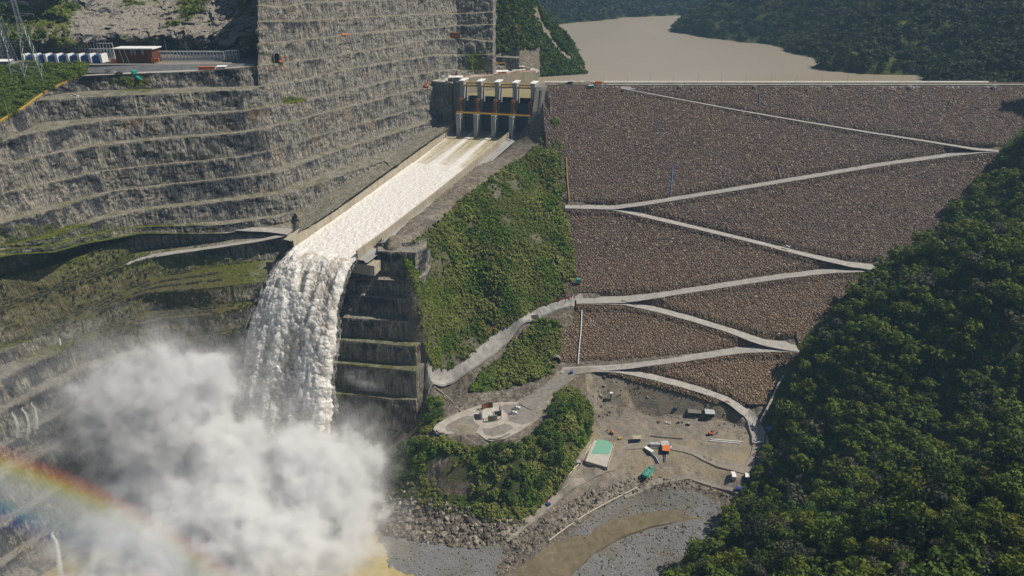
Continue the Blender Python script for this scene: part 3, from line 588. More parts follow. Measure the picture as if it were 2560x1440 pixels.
# green slope near the river's dark fan right of the spray keeps a mossy brown look
rough = 1-np.clip(mgrav+mtan, 0, 1)
pat_ = fbm(np.stack([GX, GY, GZ], -1), (16, 16, 16), 3, 701); bare = blur(((pat_ < -.27) & ~rightzone & (GZ > 50)).astype(float), 3)*inside['vegA']; mveg = mveg*(1-.5*bare); mtan = np.maximum(mtan, bare*.3)
P3 = np.stack([GX, GY, GZ], -1)
nbig = fbm(P3, (28, 28, 28), 3, 101); nmid = fbm(P3, (8, 8, 8), 4, 111, .6); nsm = fbm(P3, (2.6, 2.6, 2.6), 3, 121, .6)
GZ = GZ+rough*(1.3*nbig*(.3+.7*(mveg > .3))+1.5*nmid+.7*nsm)+mgrav*.25*nmid+mtan*.15*nsm
GZ = GZ+blur(incliff.astype(float), 3)*(3.2*fbm(P3, (9, 5, 9), 4, 131, .6)-1.5*np.abs(fbm(P3, (4, 4, 4), 3, 133))); w1, wc, wb = worley(GX, GY, 4.2, 5); boul = inpoly(gu, gv, [(930,1200),(1010,1180),(1080,1240),(1200,1270),(1330,1290),(1260,1350),(1150,1362),(990,1338),(935,1330)]) | inpoly(gu, gv, [(1260,1350),(1500,1215),(1640,1190),(1700,1215),(1560,1245),(1440,1300),(1360,1370),(1290,1420),(1250,1390)])
GZ += blur(boul.astype(float), 2)*(1.5*np.clip(.75-w1, 0, 1)*(.4+wc)*1.4)
# keep the sheet under the dam and out of the cross wall / chute
dz_ = dam_z(GY)
left_edge = np.interp(GY, [455, 470, 507, 522, 557, 594, 640, 677, 717], [40, 47, 52, 48, 46, 44, 41, 39, 37])
right_edge = np.interp(GY, [400, 413, 470, 532, 590, 655, 700, 717], [180, 186, 228, 310, 386, 484, 530, 545])
Z7U, Z7V = [1380, 1440, 1500, 1545, 1600, 1690, 1760, 1820, 1865, 1892, 1930], [930, 922, 920, 924, 937, 959, 979, 1001, 1034, 1074, 1110]
du, dv, _ = proj(np.stack([GX, GY, dz_], -1)); below = dv > np.interp(du, Z7U, Z7V)
indam = (GX > left_edge) & (GX < right_edge) & (GY > 400) & ~below
GZ = np.where(indam, np.minimum(GZ, dz_-1.5), GZ)
GZ = np.where(below & (GX > left_edge-4) & (GX < right_edge+5) & (GY > 400), np.maximum(GZ, np.minimum(dz_, dz_*0+60)-.6-np.clip((dv-np.interp(du, Z7U, Z7V)-20)/22, 0, 3)**1.0*6), GZ)
fl = (GY-452)/(712-452); chx = np.interp(GY, [452, 712], [CR0[0]*0+CR1[0], CR0[0]])
cut = ((GX < chx+4) & (GY > 455)) | ((GX < -77) & (GY > 424) & (GY <= 461)) | ((GX < -100) & (GY > 395))
GZf = np.where((GX < chx+10) & (GY > 452) & (GY < 716) & ~cut, np.minimum(GZ, np.interp(GY, [452, 712], [149, 181])), GZ)
GZ = GZf
fm = ~(cut[:-1, :-1] | cut[1:, :-1] | cut[:-1, 1:] | cut[1:, 1:])
cols = np.zeros(GX.shape+(4,)); mtan[incliff] = 0; cols[..., 0] = mveg; cols[..., 1] = mgrav; cols[..., 2] = mtan; cols[..., 3] = 1
ground = mk('ground', np.stack([GX, GY, GZ], -1), gridfaces(*GX.shape, mask=fm), M['ground'], cols=dict(mask=cols)); tag(ground, kind='structure')
def gz(x, y):
    x = np.asarray(x, float); y = np.asarray(y, float)
    fx = np.clip((x-gx0)/gs, 0, len(gx)-1.001); fy = np.clip((y-gy0)/gs, 0, len(gy)-1.001); i = fx.astype(int); j = fy.astype(int); a = fx-i; b = fy-j
    return (GZ[j, i]*(1-a)+GZ[j, i+1]*a)*(1-b)+(GZ[j+1, i]*(1-a)+GZ[j+1, i+1]*a)*b
def gslope(x, y): return np.hypot(gz(x+1.5, y)-gz(x-1.5, y), gz(x, y+1.5)-gz(x, y-1.5))/3
def ongr(u, v, z0=20.0):
    """where a surveyed picture point meets the valley ground"""
    x, y, dz = _d(u, v); ts = np.linspace(200, 900, 2800); X = x*ts; Y = y*ts; Z = CAMZ+dz*ts; ok = (Y > gy0+2) & (Y < gy1-2) & (X > gx0+2) & (X < gx1-2)
    h = gz(X, Y); hit = np.where(ok & (Z < h))[0]
    if len(hit) == 0: return at_z(u, v, z0)
    i = hit[0]; return np.array([X[i], Y[i], float(h[i])])

# ------------------------------------------------------------------ dam
xs = np.arange(30, 575, .85); ss = np.arange(0, 345, .85)
DX, DS = np.meshgrid(xs, ss); k = 1/math.hypot(1, 1/DM); DY = CREST_Y-DS*k; DZ = CREST_Z-DS*k/DM
nrm = np.array([0, -1/DM, 1]); nrm = nrm/np.linalg.norm(nrm)
w1, wc, _ = worley(DX*.9, DS, 1.95, 15); w2, wc2, _ = worley(DX, DS*1.1, 1.25, 25)
dd = .95*np.clip(.8-w1, 0, 1)*(.3+1.1*wc)+.3*np.clip(.8-w2, 0, 1)*(wc2)+.6*fbm(np.stack([DX, DY, DZ], -1), 25, 3, 35)
dd *= np.clip(DS/3, 0, 1)
ZIG = [([(1556, 222), (1700, 249), (1850, 277), (2000, 303), (2150, 328), (2300, 351), (2440, 374), (2530, 380)], [3.2, 4, 4.6, 5.5, 6, 6.5, 9, 10]),
 ([(2530, 381), (2450, 379), (2380, 387), (2200, 412), (2000, 446), (1800, 479), (1600, 511), (1530, 520), (1412, 516)], [10, 9, 8, 7.6, 7.6, 7.6, 8, 9, 10]),
 ([(1412, 517), (1530, 521), (1620, 542), (1750, 572), (1900, 608), (2000, 634), (2120, 661), (2205, 672)], [10, 8.5, 7.4, 7.2, 7.2, 7.6, 10, 13]),
 ([(2206, 673), (2150, 674), (2080, 677), (1950, 692), (1800, 715), (1650, 738), (1560, 750), (1440, 751)], [12, 10, 7.8, 7.6, 7.4, 7.8, 10, 11]),
 ([(1440, 752), (1560, 755), (1640, 774), (1720, 795), (1820, 825), (1910, 858), (1992, 868)], [11, 9.5, 7.8, 7.6, 7.6, 10, 14]),
 ([(1994, 869), (1930, 870), (1850, 876), (1750, 891), (1650, 905), (1560, 916), (1480, 921), (1400, 924)], [14, 11, 7.6, 7.4, 7.4, 8, 9, 9]),
 ([(1400, 925), (1450, 922), (1500, 920), (1545, 924), (1600, 936), (1690, 958), (1760, 978), (1820, 1000), (1866, 1034)], [8, 9, 10, 8, 7, 7, 7, 7, 8])]
cv = np.zeros(DX.shape); flatw = np.zeros(DX.shape)
for pts, wd_ in ZIG:      # every road is benched into the slope: cut on the inner side, fill on the outer
    Q = np.array([dam(u, v) for u, v in pts]); o_ = np.argsort(Q[:, 0]); xr = Q[o_, 0]; Yr = np.interp(DX, xr, Q[o_, 1]); hw = np.interp(DX, xr, np.array(wd_)[o_])*.6
    inx = (DX >= xr[0]-1) & (DX <= xr[-1]+1); t_ = DY-Yr; core = np.clip(t_, -hw, hw); off_ = -core/DM; fade = np.clip(1-(np.abs(t_)-hw)/2.6, 0, 1)
    c_ = np.where(inx, off_*fade, 0); better = inx & (np.abs(t_) < hw+2.6) & ((flatw == 0) | (np.abs(t_) < hw)); cv = np.where(better, c_, cv); flatw = np.maximum(flatw, np.where(inx & (np.abs(t_) < hw+.6), 1.0, 0))
dd *= (1-.92*flatw)
DZ0 = DZ; DZ = DZ+cv
keep = (DX > np.interp(DY, [430, 455, 470, 507, 557, 594, 640, 677, 717], [30, 30, 38, 44, 38, 36, 33, 31, 30])) & (DY > 395)
uD, vD, _ = proj(np.stack([DX, DY, DZ0], -1)); keep &= vD < np.interp(uD, Z7U, Z7V)+22
fmk = keep[:-1, :-1] & keep[1:, 1:]
damroot = thing('rockfill_dam', 'huge brown rockfill dam embankment filling the right half, with a zigzag road on its face', 'dam', (0, 0, 0))
mk('rockfill_face', np.stack([DX+nrm[0]*dd, DY+nrm[1]*dd, DZ+nrm[2]*dd], -1), gridfaces(*DX.shape, mask=fmk), M['dam'], damroot)
b = MB(); b.box((310, 722, 224.7), (552, 10.5, 1.0)); b.box((310, 738, 213.0), (552, 22, 23.2)); b.build('crest_road', M['paleconc'], damroot)
b = MB(); b.box((310, 717.2, 225.6), (552, .5, 1.1)); b.box((310, 726.8, 225.9), (552, .5, 1.6)); b.build('parapet', M['conc'], damroot)
b = MB()
V = []
for x in np.arange(34, 584, 2.0):
    V.append((x, 716.2, 224.6)); V.append((x, 712.6+.4*rs.rand(), 221.9+.3*rs.rand()))
n_ = len(V)//2; b.add(V, [(2*i, 2*i+1, 2*i+3, 2*i+2) for i in range(n_-1)]); b.build('crest_slope_strip', M['greyc'], damroot)

def ribbon(name, P, w, mat, z_off=.3, skirt=0, drape=None, kind='structure', jitter=.0, parent=None, th=None, sx=3.0):
    """level strip following 3-D centre points; skirt>0 adds an outer fill bank"""
    P = np.asarray(P, float); 
    seg = np.r_[0, np.cumsum(np.linalg.norm(np.diff(P, axis=0), axis=1))]; n = max(int(seg[-1]/sx), 2); t = np.linspace(0, seg[-1], n)
    Q = np.stack([np.interp(t, seg, P[:, i]) for i in range(3)], -1); W = np.interp(t, seg, w) if np.ndim(w) else np.full(n, float(w))
    kr = 2
    for _ in range(kr):
        Q[1:-1] = (Q[:-2]+2*Q[1:-1]+Q[2:])/4
    T = np.gradient(Q[:, :2], axis=0); T /= np.linalg.norm(T, axis=1, keepdims=True)+1e-9; N = np.stack([-T[:, 1], T[:, 0]], -1)
    if skirt:    # make N point down the dam slope (towards -Y)
        N *= np.where(N[:, 1:2] > 0, -1, 1)
    rows = []
    offs = np.linspace(-.5, .5, 5)
    for i, o in enumerate(offs):
        r = Q.copy(); jit = jitter*fbm(np.c_[t, t*0+o*9, t*0], 6, 3, 7) if abs(o) == .5 and jitter else 0
        r[:, :2] += N*((o*W+jit)[:, None] if np.ndim(jit) else (o*W)[:, None])
        if drape is not None: r[:, 2] = drape(r[:, 0], r[:, 1])+z_off
        else: r[:, 2] += z_off
        rows.append(r)
    if drape is not None:
        zz = np.mean([r[:, 2] for r in rows], 0)
        for r in rows: r[:, 2] = np.maximum(r[:, 2], .6*zz+.4*r[:, 2])
        for s_ in (0, -1):
            e = rows[s_].copy(); e[:, 2] -= 1.6; e[:, :2] += N*(-.4 if s_ == 0 else .4)
            rows.insert(0, e) if s_ == 0 else rows.append(e)
    if skirt:
        e = rows[-1].copy(); e[:, :2] += N*3.4; e[:, 2] -= 3.4; rows.append(e)
        e0 = rows[0].copy(); e0[:, 2] -= .8; e0[:, :2] -= N*.6; rows.insert(0, e0)
    V = np.stack(rows); f = gridfaces(V.shape[0], V.shape[1])
    # upward facing
    a, b_, c = V.reshape(-1, 3)[f[0][0]], V.reshape(-1, 3)[f[0][1]], V.reshape(-1, 3)[f[0][2]]
    mid = f[(V.shape[0]//2-1)*(V.shape[1]-1)]; A = V.reshape(-1, 3)[mid]
    if np.cross(A[1]-A[0], A[2]-A[1])[2] < 0: f = f[:, ::-1]
    fmi = None; mats = [mat]
    if skirt:
        fmi = np.zeros(len(f), int); fmi[-(V.shape[1]-1):] = 1; mats = [mat, M['dam']]
    o = mk(name, V, f, None, parent, mats=mats, fm=fmi)
    if kind: o['kind'] = kind
    return o
def dr(pts, w, nm='road', ext=.38):
    w = [x*1.2 for x in w] 
    P = np.array([dam(u, v) for u, v in pts]); return ribbon(nm, P, w, M['road'], ext, jitter=.9)
for pts, wd_ in ZIG: dr(pts, [x*.96 for x in wd_])
def gr(pts, w, nm, mat, off=.45, sx=2.0):
    P = np.array([ongr(u, v) for u, v in pts]); return ribbon(nm, P, w, M[mat], off, drape=gz, jitter=.8, sx=sx)
gr([(1460, 750), (1430, 757), (1380, 770), (1330, 792), (1270, 832), (1222, 874), (1165, 920), (1110, 952), (1065, 975)], [11, 9, 8, 8, 8.5, 11, 9, 6, 5.5], 'road', 'road', .5)
gr([(1858, 1030), (1878, 1052), (1894, 1080), (1900, 1112)], [9, 9, 10, 11], 'road', 'road', 1.0)
gr([(1475, 922), (1430, 930), (1395, 958), (1350, 990), (1312, 1018)], [8, 8, 8.5, 10, 12], 'road', 'greyr' if 'greyr' in M else 'plaza', .45)
gr([(1900, 1110), (1888, 1150), (1870, 1178), (1800, 1160), (1720, 1125), (1640, 1112), (1560, 1120), (1530, 1170), (1470, 1195), (1400, 1235), (1340, 1288), (1262, 1350)], [9, 8, 8, 6, 6, 6, 5, 5, 5, 5, 5.5, 6], 'dirt_track', 'dirt', .3)
gr([(1560, 1240), (1640, 1205), (1720, 1190), (1800, 1215), (1850, 1225)], [3, 4, 4, 5, 6], 'dirt_track', 'dirt', .3)
# access road on the left cut (between the chute end and the benches)
def lr(pts, w, off=.7): return ribbon('road', np.array([at_z(u, v, z) for u, v, z in pts]), w, M['road'], off, jitter=.5)
lr([(0, 623, 168.5), (125, 601, 164.3), (281, 579, 158.3), (420, 568, 155.3), (560, 573, 152.3), (690, 578, 150.3), (728, 582, 150.1)], [3, 4, 5, 6, 7, 10, 13], .9)
lr([(728, 584, 149.5), (700, 593, 148.5), (640, 605, 147), (531, 621, 144.5), (420, 636, 142.5), (350, 648, 140.5), (318, 664, 139.7)], [9, 6, 5, 5, 7, 7, 3], .9)

rv = mk('water', np.array([[-900, 60, .55], [-58, 60, .55], [-58, 470, .55], [-900, 470, .55]], float), [[0, 1, 2, 3]], M['pool']); tag(rv, kind='structure')
# ------------------------------------------------------------------ spillway chute
ch = thing('spillway_chute', 'long sloping concrete spillway chute carrying white water down from the gates', 'spillway', (0, 0, 0))
def chp(a, s, h=0.0):
    """a 0..1 across (left to right wall), s 0..1 down the chute"""
    p = (CL0*(1-s)+CL1*s)*(1-a)+(CR0*(1-s)+CR1*s)*a; p = p.copy(); p[2] += h-3.0*math.sin(math.pi*s)*.6; return p
def wallmesh(a, name, side, hs, out_drop):
    n = 60; V = []
    dirx = np.array([.92, -.39, 0])*side
    for i in range(n+1):
        s = i/n; h = np.interp(s, [0, .1, .9, 1], hs); p = chp(a, s)
        e = fbm(np.array([p]), 30, 2, 3)[0]*.2
        V += [p+np.array([0, 0, -2]), p+np.array([0, 0, h+e]), p+dirx*1.2+np.array([0, 0, h+e]), p+dirx*1.25+np.array([0, 0, h-out_drop])]
    Fc = []
    for i in range(n):
        for k in range(3): q = [4*i+k, 4*i+k+1, 4*(i+1)+k+1, 4*(i+1)+k]; Fc.append(q if side < 0 else q[::-1])
    Fc += [[4*n, 4*n+1, 4*n+2, 4*n+3], [3, 2, 1, 0]]
    return mk(name, np.array(V), Fc, M['conc'], ch)
wallmesh(0, 'left_side_wall', -1, [12, 9.5, 9.5, 10], 3)
wallmesh(1, 'right_side_wall', 1, [9, 8.5, 8.5, 9.5], 8)
V = [chp(a, s, -.5) for s in np.linspace(0, 1, 30) for a in np.linspace(0, 1, 6)]
mk('chute_floor', np.array(V), gridfaces(30, 6), M['greyc'], ch)
# concrete slab behind the left wall
V = []; 
for s in np.linspace(0, 1, 40):
    for o, h in ((1.2, 9.0), (5, 9.2), (9.5, 9.4)):
        p = chp(0, s)+np.array([-.92, .39, 0])*o; p[2] += h; V.append(p)
mk('left_berm', np.array(V), gridfaces(40, 3), M['conc'], ch)
V = []
for s in np.linspace(.0, 1, 50):
    for o, h in ((1.25, 1.4), (6.5, 1.3), (6.6, .3), (9, .2)):
        p = chp(1, s)+np.array([.92, -.39, 0])*o; p[2] += h+1.2; V.append(p)
mk('right_berm', np.array(V), gridfaces(50, 4), M['greyc'], ch)
# lip slab (flip bucket apron right of the wall)
b = MB(); L1, R1 = chp(0, 1), chp(1, 1)
b.add([L1+(-3, 0, -1), R1+(13, -4, -1), R1+(16, 8, -1), L1+(-3, 16, -1), L1+(-3, -1, -8), R1+(13, -6, -8), R1+(16, 8, -8), L1+(-3, 16, -8)], [(0, 1, 2, 3), (4, 7, 6, 5), (0, 4, 5, 1), (1, 5, 6, 2), (2, 6, 7, 3), (3, 7, 4, 0)])
b.build('flip_bucket_lip', M['conc'], ch)
# water running in the chute
NS, NA = 520, 150; V = np.zeros((NS, NA, 3)); S, A_ = np.meshgrid(np.linspace(-.10, 1.03, NS), np.linspace(.004, .996, NA), indexing='ij')
V[:] = ((CL0*(1-S[..., None])+CL1*S[..., None])*(1-A_[..., None])+(CR0*(1-S[..., None])+CR1*S[..., None])*A_[..., None]); V[..., 2] -= 1.8*np.sin(np.pi*np.clip(S, 0, 1))
depth = np.interp(S, [-.1, 0, .35, .37, 1], [1.8, 1.8, 2.2, 3.2, 4.4]); turb = np.interp(S, [-.1, .3, .40, .6, .9, 1, 1.03], [.04, .12, .32, .42, .6, .6, .5])
fd = np.array([-.40, -.917, 0]); al = V@np.array([.4, .917, 0]); ac = V@np.array([.917, -.4, 0]); q = np.stack([al, ac, 0*al], -1)
st = fbm(q, (30, 2.2, 1), 3, 77); hum = fbm(q, (4, 3, 1), 4, 78, .6); w1, wc, _ = worley(al*.7, ac, 3.0, 44)
fh = depth+turb*(.8*hum+.45*np.clip(.7-w1, 0, 1)+.6*fbm(q, (1.3, 1.3, 1), 2, 79))+.25*st*(1-np.clip(turb, 0, 1))
rip = np.zeros_like(S)
for a0 in (1/3, 2/3): rip += np.exp(-((A_-a0-.02*S)/np.interp(S, [-.1, 0, .4], [.008, .02, .09]))**2)
side = np.exp(-(A_/.03)**2)+np.exp(-((1-A_)/.03)**2); fh += .5*rip*(S < .4)+.3*side
V[..., 2] += fh-40*np.clip(S-1.0, 0, 1)
foam = np.clip(np.interp(S, [-.1, 0, .12, .34, .375, 1], [0, .0, .12, .45, 1, 1])+(rip*.75+side*.8)*(S < .4)+.35*st*(S < .37)+.25*hum*(S < .4), 0, 1)
def m_chutewater():
    n = NT('chute_water'); p = n.pos(); f = n.attr('foam'); b_ = n.noise(p, 1.1, 4, .7); a = n.noise(n.mapv(p, (1, 1, 1)), .22, 4, .6)
    w = n.ramp(b_, [(.3, (.62, .585, .53)), (.5, (.74, .71, .67)), (.7, (.84, .83, .80))])
    w = n.mix(n.val(a, .5, .75, 0, .35), w, (.55, .46, .33))
    y = n.mix(n.val(b_, .4, .7), (.36, .30, .17), (.46, .40, .27))
    c = n.mix(n.val(n.math('ADD', f, n.math('MULTIPLY', n.math('SUBTRACT', b_, .5), .6)), .05, .9), y, w)
    return n.bsdf(c, .5, n.bump(b_, .5, .5), .3)
cw = mk('chute_water', V, gridfaces(NS, NA), m_chutewater(), attrs=dict(foam=foam), smooth=True); tag(cw, kind='structure')
# ------------------------------------------------------------------ the falling water
def jet():
    nv, nu = 620, 300; t = np.linspace(0, 1, nv)[:, None]; a = np.linspace(0, 1, nu)[None]
    # trajectories survey: silhouettes (left, right) against height
    zt = 147.5-150*t**1.75
    lv_ = [636, 652, 672, 705, 770, 850, 930, 990, 1060, 1130, 1230, 1330]; lx = [738, 712, 692, 668, 640, 613, 600, 590, 577, 572, 560, 550]
    rv_ = [652, 662, 690, 730, 770, 830, 900, 960, 1010, 1080, 1180, 1290]; rx = [892, 888, 880, 872, 866, 857, 850, 846, 842, 846, 850, 850]
    k = np.linspace(0, 1, len(lv_)); zk = np.interp(k, t[:, 0], zt[:, 0])
    tt = t[:, 0]
    # world path of both edges: forward travel grows linearly with time, width opens a little
    PL_ = np.stack([CL1[0]-44*tt-6*tt**2, CL1[1]-70*tt, 146.5-148*tt**2-6*tt+1.5], -1)
    PR_ = np.stack([CR1[0]-30*tt+8*tt**2, CR1[1]-70*tt, 146.5-148*tt**2-6*tt+1.5], -1)
    th = np.interp(tt, [0, .1, .5, 1], [3.2, 6.0, 9, 11])
    P = PL_[:, None]*(1-a[..., None])+PR_[:, None]*a[..., None]
    # closed loop section: front sheet then back sheet
    ang = np.linspace(0, 2*np.pi, 2*nu, endpoint=False)
    ca = np.cos(ang)[None]; sa = np.sin(ang)[None]
    aa = .5-.5*np.sign(ca)*np.abs(ca)**.85; 
    C = PL_[:, None]*(1-aa[..., None])+PR_[:, None]*aa[..., None]
    up = np.gradient(C[:, nu//2], axis=0); ac_ = (PR_-PL_); ac_ /= np.linalg.norm(ac_, axis=1, keepdims=True); up /= np.linalg.norm(up, axis=1, keepdims=True)
    nr = np.cross(up, ac_); nr *= np.sign(nr[:, 2:3]+1e-6)*0+1
    nr = np.where((nr[:, 1:2] > 0), -nr, nr) if True else nr
    bulge = np.sign(sa)*np.abs(sa)**.5
    nr0 = nr.copy(); 
    if nr0[0, 2] < 0: pass
    C = C+nr[:, None]*(bulge*th[:, None]*.5)[..., None]
    L = np.r_[0, np.cumsum(np.linalg.norm(np.diff(PL_, axis=0), axis=1))][:, None]+0*aa
    W = aa*58+(sa < 0)*200+0*L
    q = np.stack([W, L, 0*L], -1)
    g = np.interp(tt, [0, .06, .2, .6, 1], [.15, .6, 1, 1.3, 1.5])[:, None]
    col = fbm(q, (5.5, 26, 1), 3, 200); w1, wc, _ = worley(W+.8*vn(q/4, 3), L*.62+1.2*vn(q/5, 9), 4.4, 210); w2, wc2, _ = worley(W, L*.7, 1.9, 220); nn = fbm(q, (2.4, 3.2, 1), 4, 230, .6)
    puff = np.sqrt(np.clip(1-(w1/.85)**2, 0, 1))*(.45+.8*wc); puff2 = np.sqrt(np.clip(1-(w2/.85)**2, 0, 1))*(.4+.7*wc2)
    h = g*(1.35*puff+.45*puff2+.8*nn+2.6*col)
    edge_ = np.clip(np.abs(sa)*1.6, .12, 1)
    C = C+nr[:, None]*(np.sign(sa)*h*edge_)[..., None]
    C[..., 0] -= np.sign(ca)*np.clip((np.abs(ca)-.8)/.2, 0, 1)*(fbm(q, (9, 14, 1), 4, 240, .65)*3.2*g+.6*(h-1)*g)
    C[..., 2] += (h-1)*.2
    C = C+nr[:, None]*(np.sign(sa)*g*.55*fbm(q, (1.1, 1.6, 1), 2, 251, .7))[..., None]
    cav = np.clip(.98-(.50*puff+.22*puff2+.35*nn+.75*col), 0, 1)*np.interp(tt, [0, .08, 1], [.3, .9, .7])[:, None]  # silt brown, also painted as shadow in the hollows between puffs
    nvv, nuu = C.shape[:2]; j, i = np.meshgrid(np.arange(nvv-1), np.arange(nuu), indexing='ij'); i2 = (i+1) % nuu
    f = np.stack([j*nuu+i, j*nuu+i2, (j+1)*nuu+i2, (j+1)*nuu+i], -1).reshape(-1, 4)
    o = mk('waterfall', C, f, M['jet'], attrs=dict(cav=cav), smooth=True)
    s2 = C+nr[:, None]*(np.sign(sa)*(.9+1.6*tt[:, None]+1.3*fbm(q, (7, 12, 1), 3, 261)))[..., None]; s2[..., 0] -= np.sign(ca)*np.clip((np.abs(ca)-.7)/.3, 0, 1)*(1.2+2.2*tt[:, None])
    nn_ = NT('spray_veil'); p_ = nn_.pos(); a1 = nn_.noise(nn_.mapv(p_, (1, 1, .22)), .55, 5, .75, .4); a2 = nn_.noise(p_, .12, 3, .6); al = nn_.val(nn_.math('ADD', a1, nn_.math('MULTIPLY', nn_.math('SUBTRACT', a2, .5), .8)), .47, .72, 0, .75)
    nn_.bsdf((.84, .83, .80), .8, None, .05, trans=.45); bs_ = nn_.out.inputs[0].links[0].from_socket; tr_ = nn_.n('BsdfTransparent'); mx_ = nn_.n('MixShader'); nn_.L(al, mx_.inputs[0]); nn_.L(tr_.outputs[0], mx_.inputs[1]); nn_.L(bs_, mx_.inputs[2]); nn_.L(mx_.outputs[0], nn_.out.inputs[0])
    mk('spray_veil', s2[::2, ::2], gridfaces(len(s2[::2]), s2[::2, ::2].shape[1]), nn_.m, o, smooth=True)
    return tag(o, 'wide plunging sheet of foaming brownish white water leaping off the chute lip', 'waterfall', kind='stuff')
jet()

# ------------------------------------------------------------------ spray cloud (real volume) and rainbow in it
BL = [((-165, 312, 2), (58, 44, 30), 1.35), ((-255, 312, 2), (80, 50, 24), .62), ((-268, 368, 50), (75, 40, 60), .36), ((-184, 342, 4), (54, 42, 32), 1.6), ((-236, 372, 82), (44, 26, 36), .95), ((-155, 368, 22), (34, 28, 26), .9), ((-126, 372, 24), (30, 30, 30), 1.05), ((-205, 362, 40), (34, 34, 30), .5), ((-205, 385, 92), (24, 20, 22), .5), ((-150, 330, 6), (52, 40, 34), 1.1)]
def blobf(P):
    r = 0
    for c, s, a in BL: r = r+a*np.exp(-(((P-np.array(c))/np.array(s))**2).sum(-1))
    return r
def m_mist():
    n = NT('spray_cloud'); p = n.pos(); tot = None
    w = n.n('TexNoise'); n.L(p, w.inputs['Vector']); w.inputs['Scale'].default_value = .026; w.inputs['Detail'].default_value = 4; w.inputs['Roughness'].default_value = .6
    off = n.n('VectorMath', operation='MULTIPLY_ADD'); n.L(w.outputs['Color'], off.inputs[0]); off.inputs[1].default_value = (60, 60, 66); off.inputs[2].default_value = (-30, -30, -33)
    pp = n.n('VectorMath', operation='ADD'); n.L(p, pp.inputs[0]); n.L(off.outputs[0], pp.inputs[1])
    for c, s, a in BL:
        x = n.n('VectorMath', operation='SUBTRACT'); n.L(pp.outputs[0], x.inputs[0]); x.inputs[1].default_value = c
        y = n.n('VectorMath', operation='DIVIDE'); n.L(x.outputs[0], y.inputs[0]); y.inputs[1].default_value = s
        z = n.n('VectorMath', operation='DOT_PRODUCT'); n.L(y.outputs[0], z.inputs[0]); n.L(y.outputs[0], z.inputs[1])
        e = n.math('EXPONENT', n.math('MULTIPLY', z.outputs['Value'], -1.0)); e = n.math('MULTIPLY', e, a)
        tot = e if tot is None else n.math('ADD', tot, e)
    fine = n.noise(p, .07, 4, .68)
    f = n.math('ADD', tot, n.math('MULTIPLY', n.math('SUBTRACT', fine, .5), 1.5))
    thin = n.val(f, .06, .5, 0, .013); core = n.val(f, .46, 1.0, 0, .32)
    dens = n.math('ADD', thin, n.math('MULTIPLY', core, n.val(f, .48, .95, .15, 1)))
    v = n.n('VolumePrincipled'); v.inputs['Color'].default_value = (.985, .985, .985, 1); v.inputs['Anisotropy'].default_value = .0; n.L(dens, v.inputs['Density'])
    n.L(v.outputs[0], n.out.inputs['Volume']); return n.m
def star(name, centre, thr, mat, rmax=190, res=(40, 72)):
    th = np.linspace(0, np.pi, res[0]); ph = np.linspace(0, 2*np.pi, res[1], endpoint=False); TH, PH = np.meshgrid(th, ph, indexing='ij')
    D = np.stack([np.sin(TH)*np.cos(PH), np.sin(TH)*np.sin(PH), np.cos(TH)], -1); rr = np.linspace(4, rmax, 200); best = np.full(TH.shape, 4.0)
    for r in rr:
        ok = blobf(np.array(centre)+D*r) > thr; best = np.where(ok, r, best)
    best += 6; V = np.array(centre)+D*best[..., None]; V[..., 2] = np.maximum(V[..., 2], -4.5)
    ny, nx = TH.shape; j, i = np.meshgrid(np.arange(ny-1), np.arange(nx), indexing='ij'); i2 = (i+1) % nx
    f = np.stack([j*nx+i, (j+1)*nx+i, (j+1)*nx+i2, j*nx+i2], -1).reshape(-1, 4)
    return mk(name, V, f, mat)
mist = star('spray_cloud', (-195, 346, 22), .07, m_mist(), 215); tag(mist, 'billowing white spray cloud where the falling water strikes the river', 'spray', kind='stuff')
# small wisp right of the fall
def m_wisp():
    n = NT('thin_spray'); p = n.pos(); tc = n.n('TexCoord').outputs['Object']; ln = n.n('VectorMath', operation='LENGTH'); n.L(tc, ln.inputs[0])
    f = n.noise(p, .12, 4, .7); d = n.math('MULTIPLY', n.val(f, .42, .75), n.val(ln.outputs['Value'], 1.0, .25, 0, .11))
    v = n.n('VolumePrincipled'); v.inputs['Color'].default_value = (.93, .95, .97, 1); n.L(d, v.inputs['Density']); n.L(v.outputs[0], n.out.inputs['Volume']); return n.m
wm = m_wisp()
def wisp(u, v, Y, s, label, rot=0):
    th = np.linspace(0, np.pi, 14); ph = np.linspace(0, 2*np.pi, 24, endpoint=False); TH, PH = np.meshgrid(th, ph, indexing='ij')
    V = np.stack([np.sin(TH)*np.cos(PH), np.sin(TH)*np.sin(PH), np.cos(TH)], -1); j, i = np.meshgrid(np.arange(13), np.arange(24), indexing='ij'); i2 = (i+1) % 24
    f = np.stack([j*24+i, (j+1)*24+i, (j+1)*24+i2, j*24+i2], -1).reshape(-1, 4)
    o = mk('thin_spray', V, f, wm); o.location = tuple(at_y(u, v, Y)); o.scale = s; o.rotation_euler = (0, rot, 0); tag(o, label, 'spray', kind='stuff')
wisp(905, 950, 418, (19, 8, 8), 'thin wisp of spray drifting over the platform right of the fall', .35)
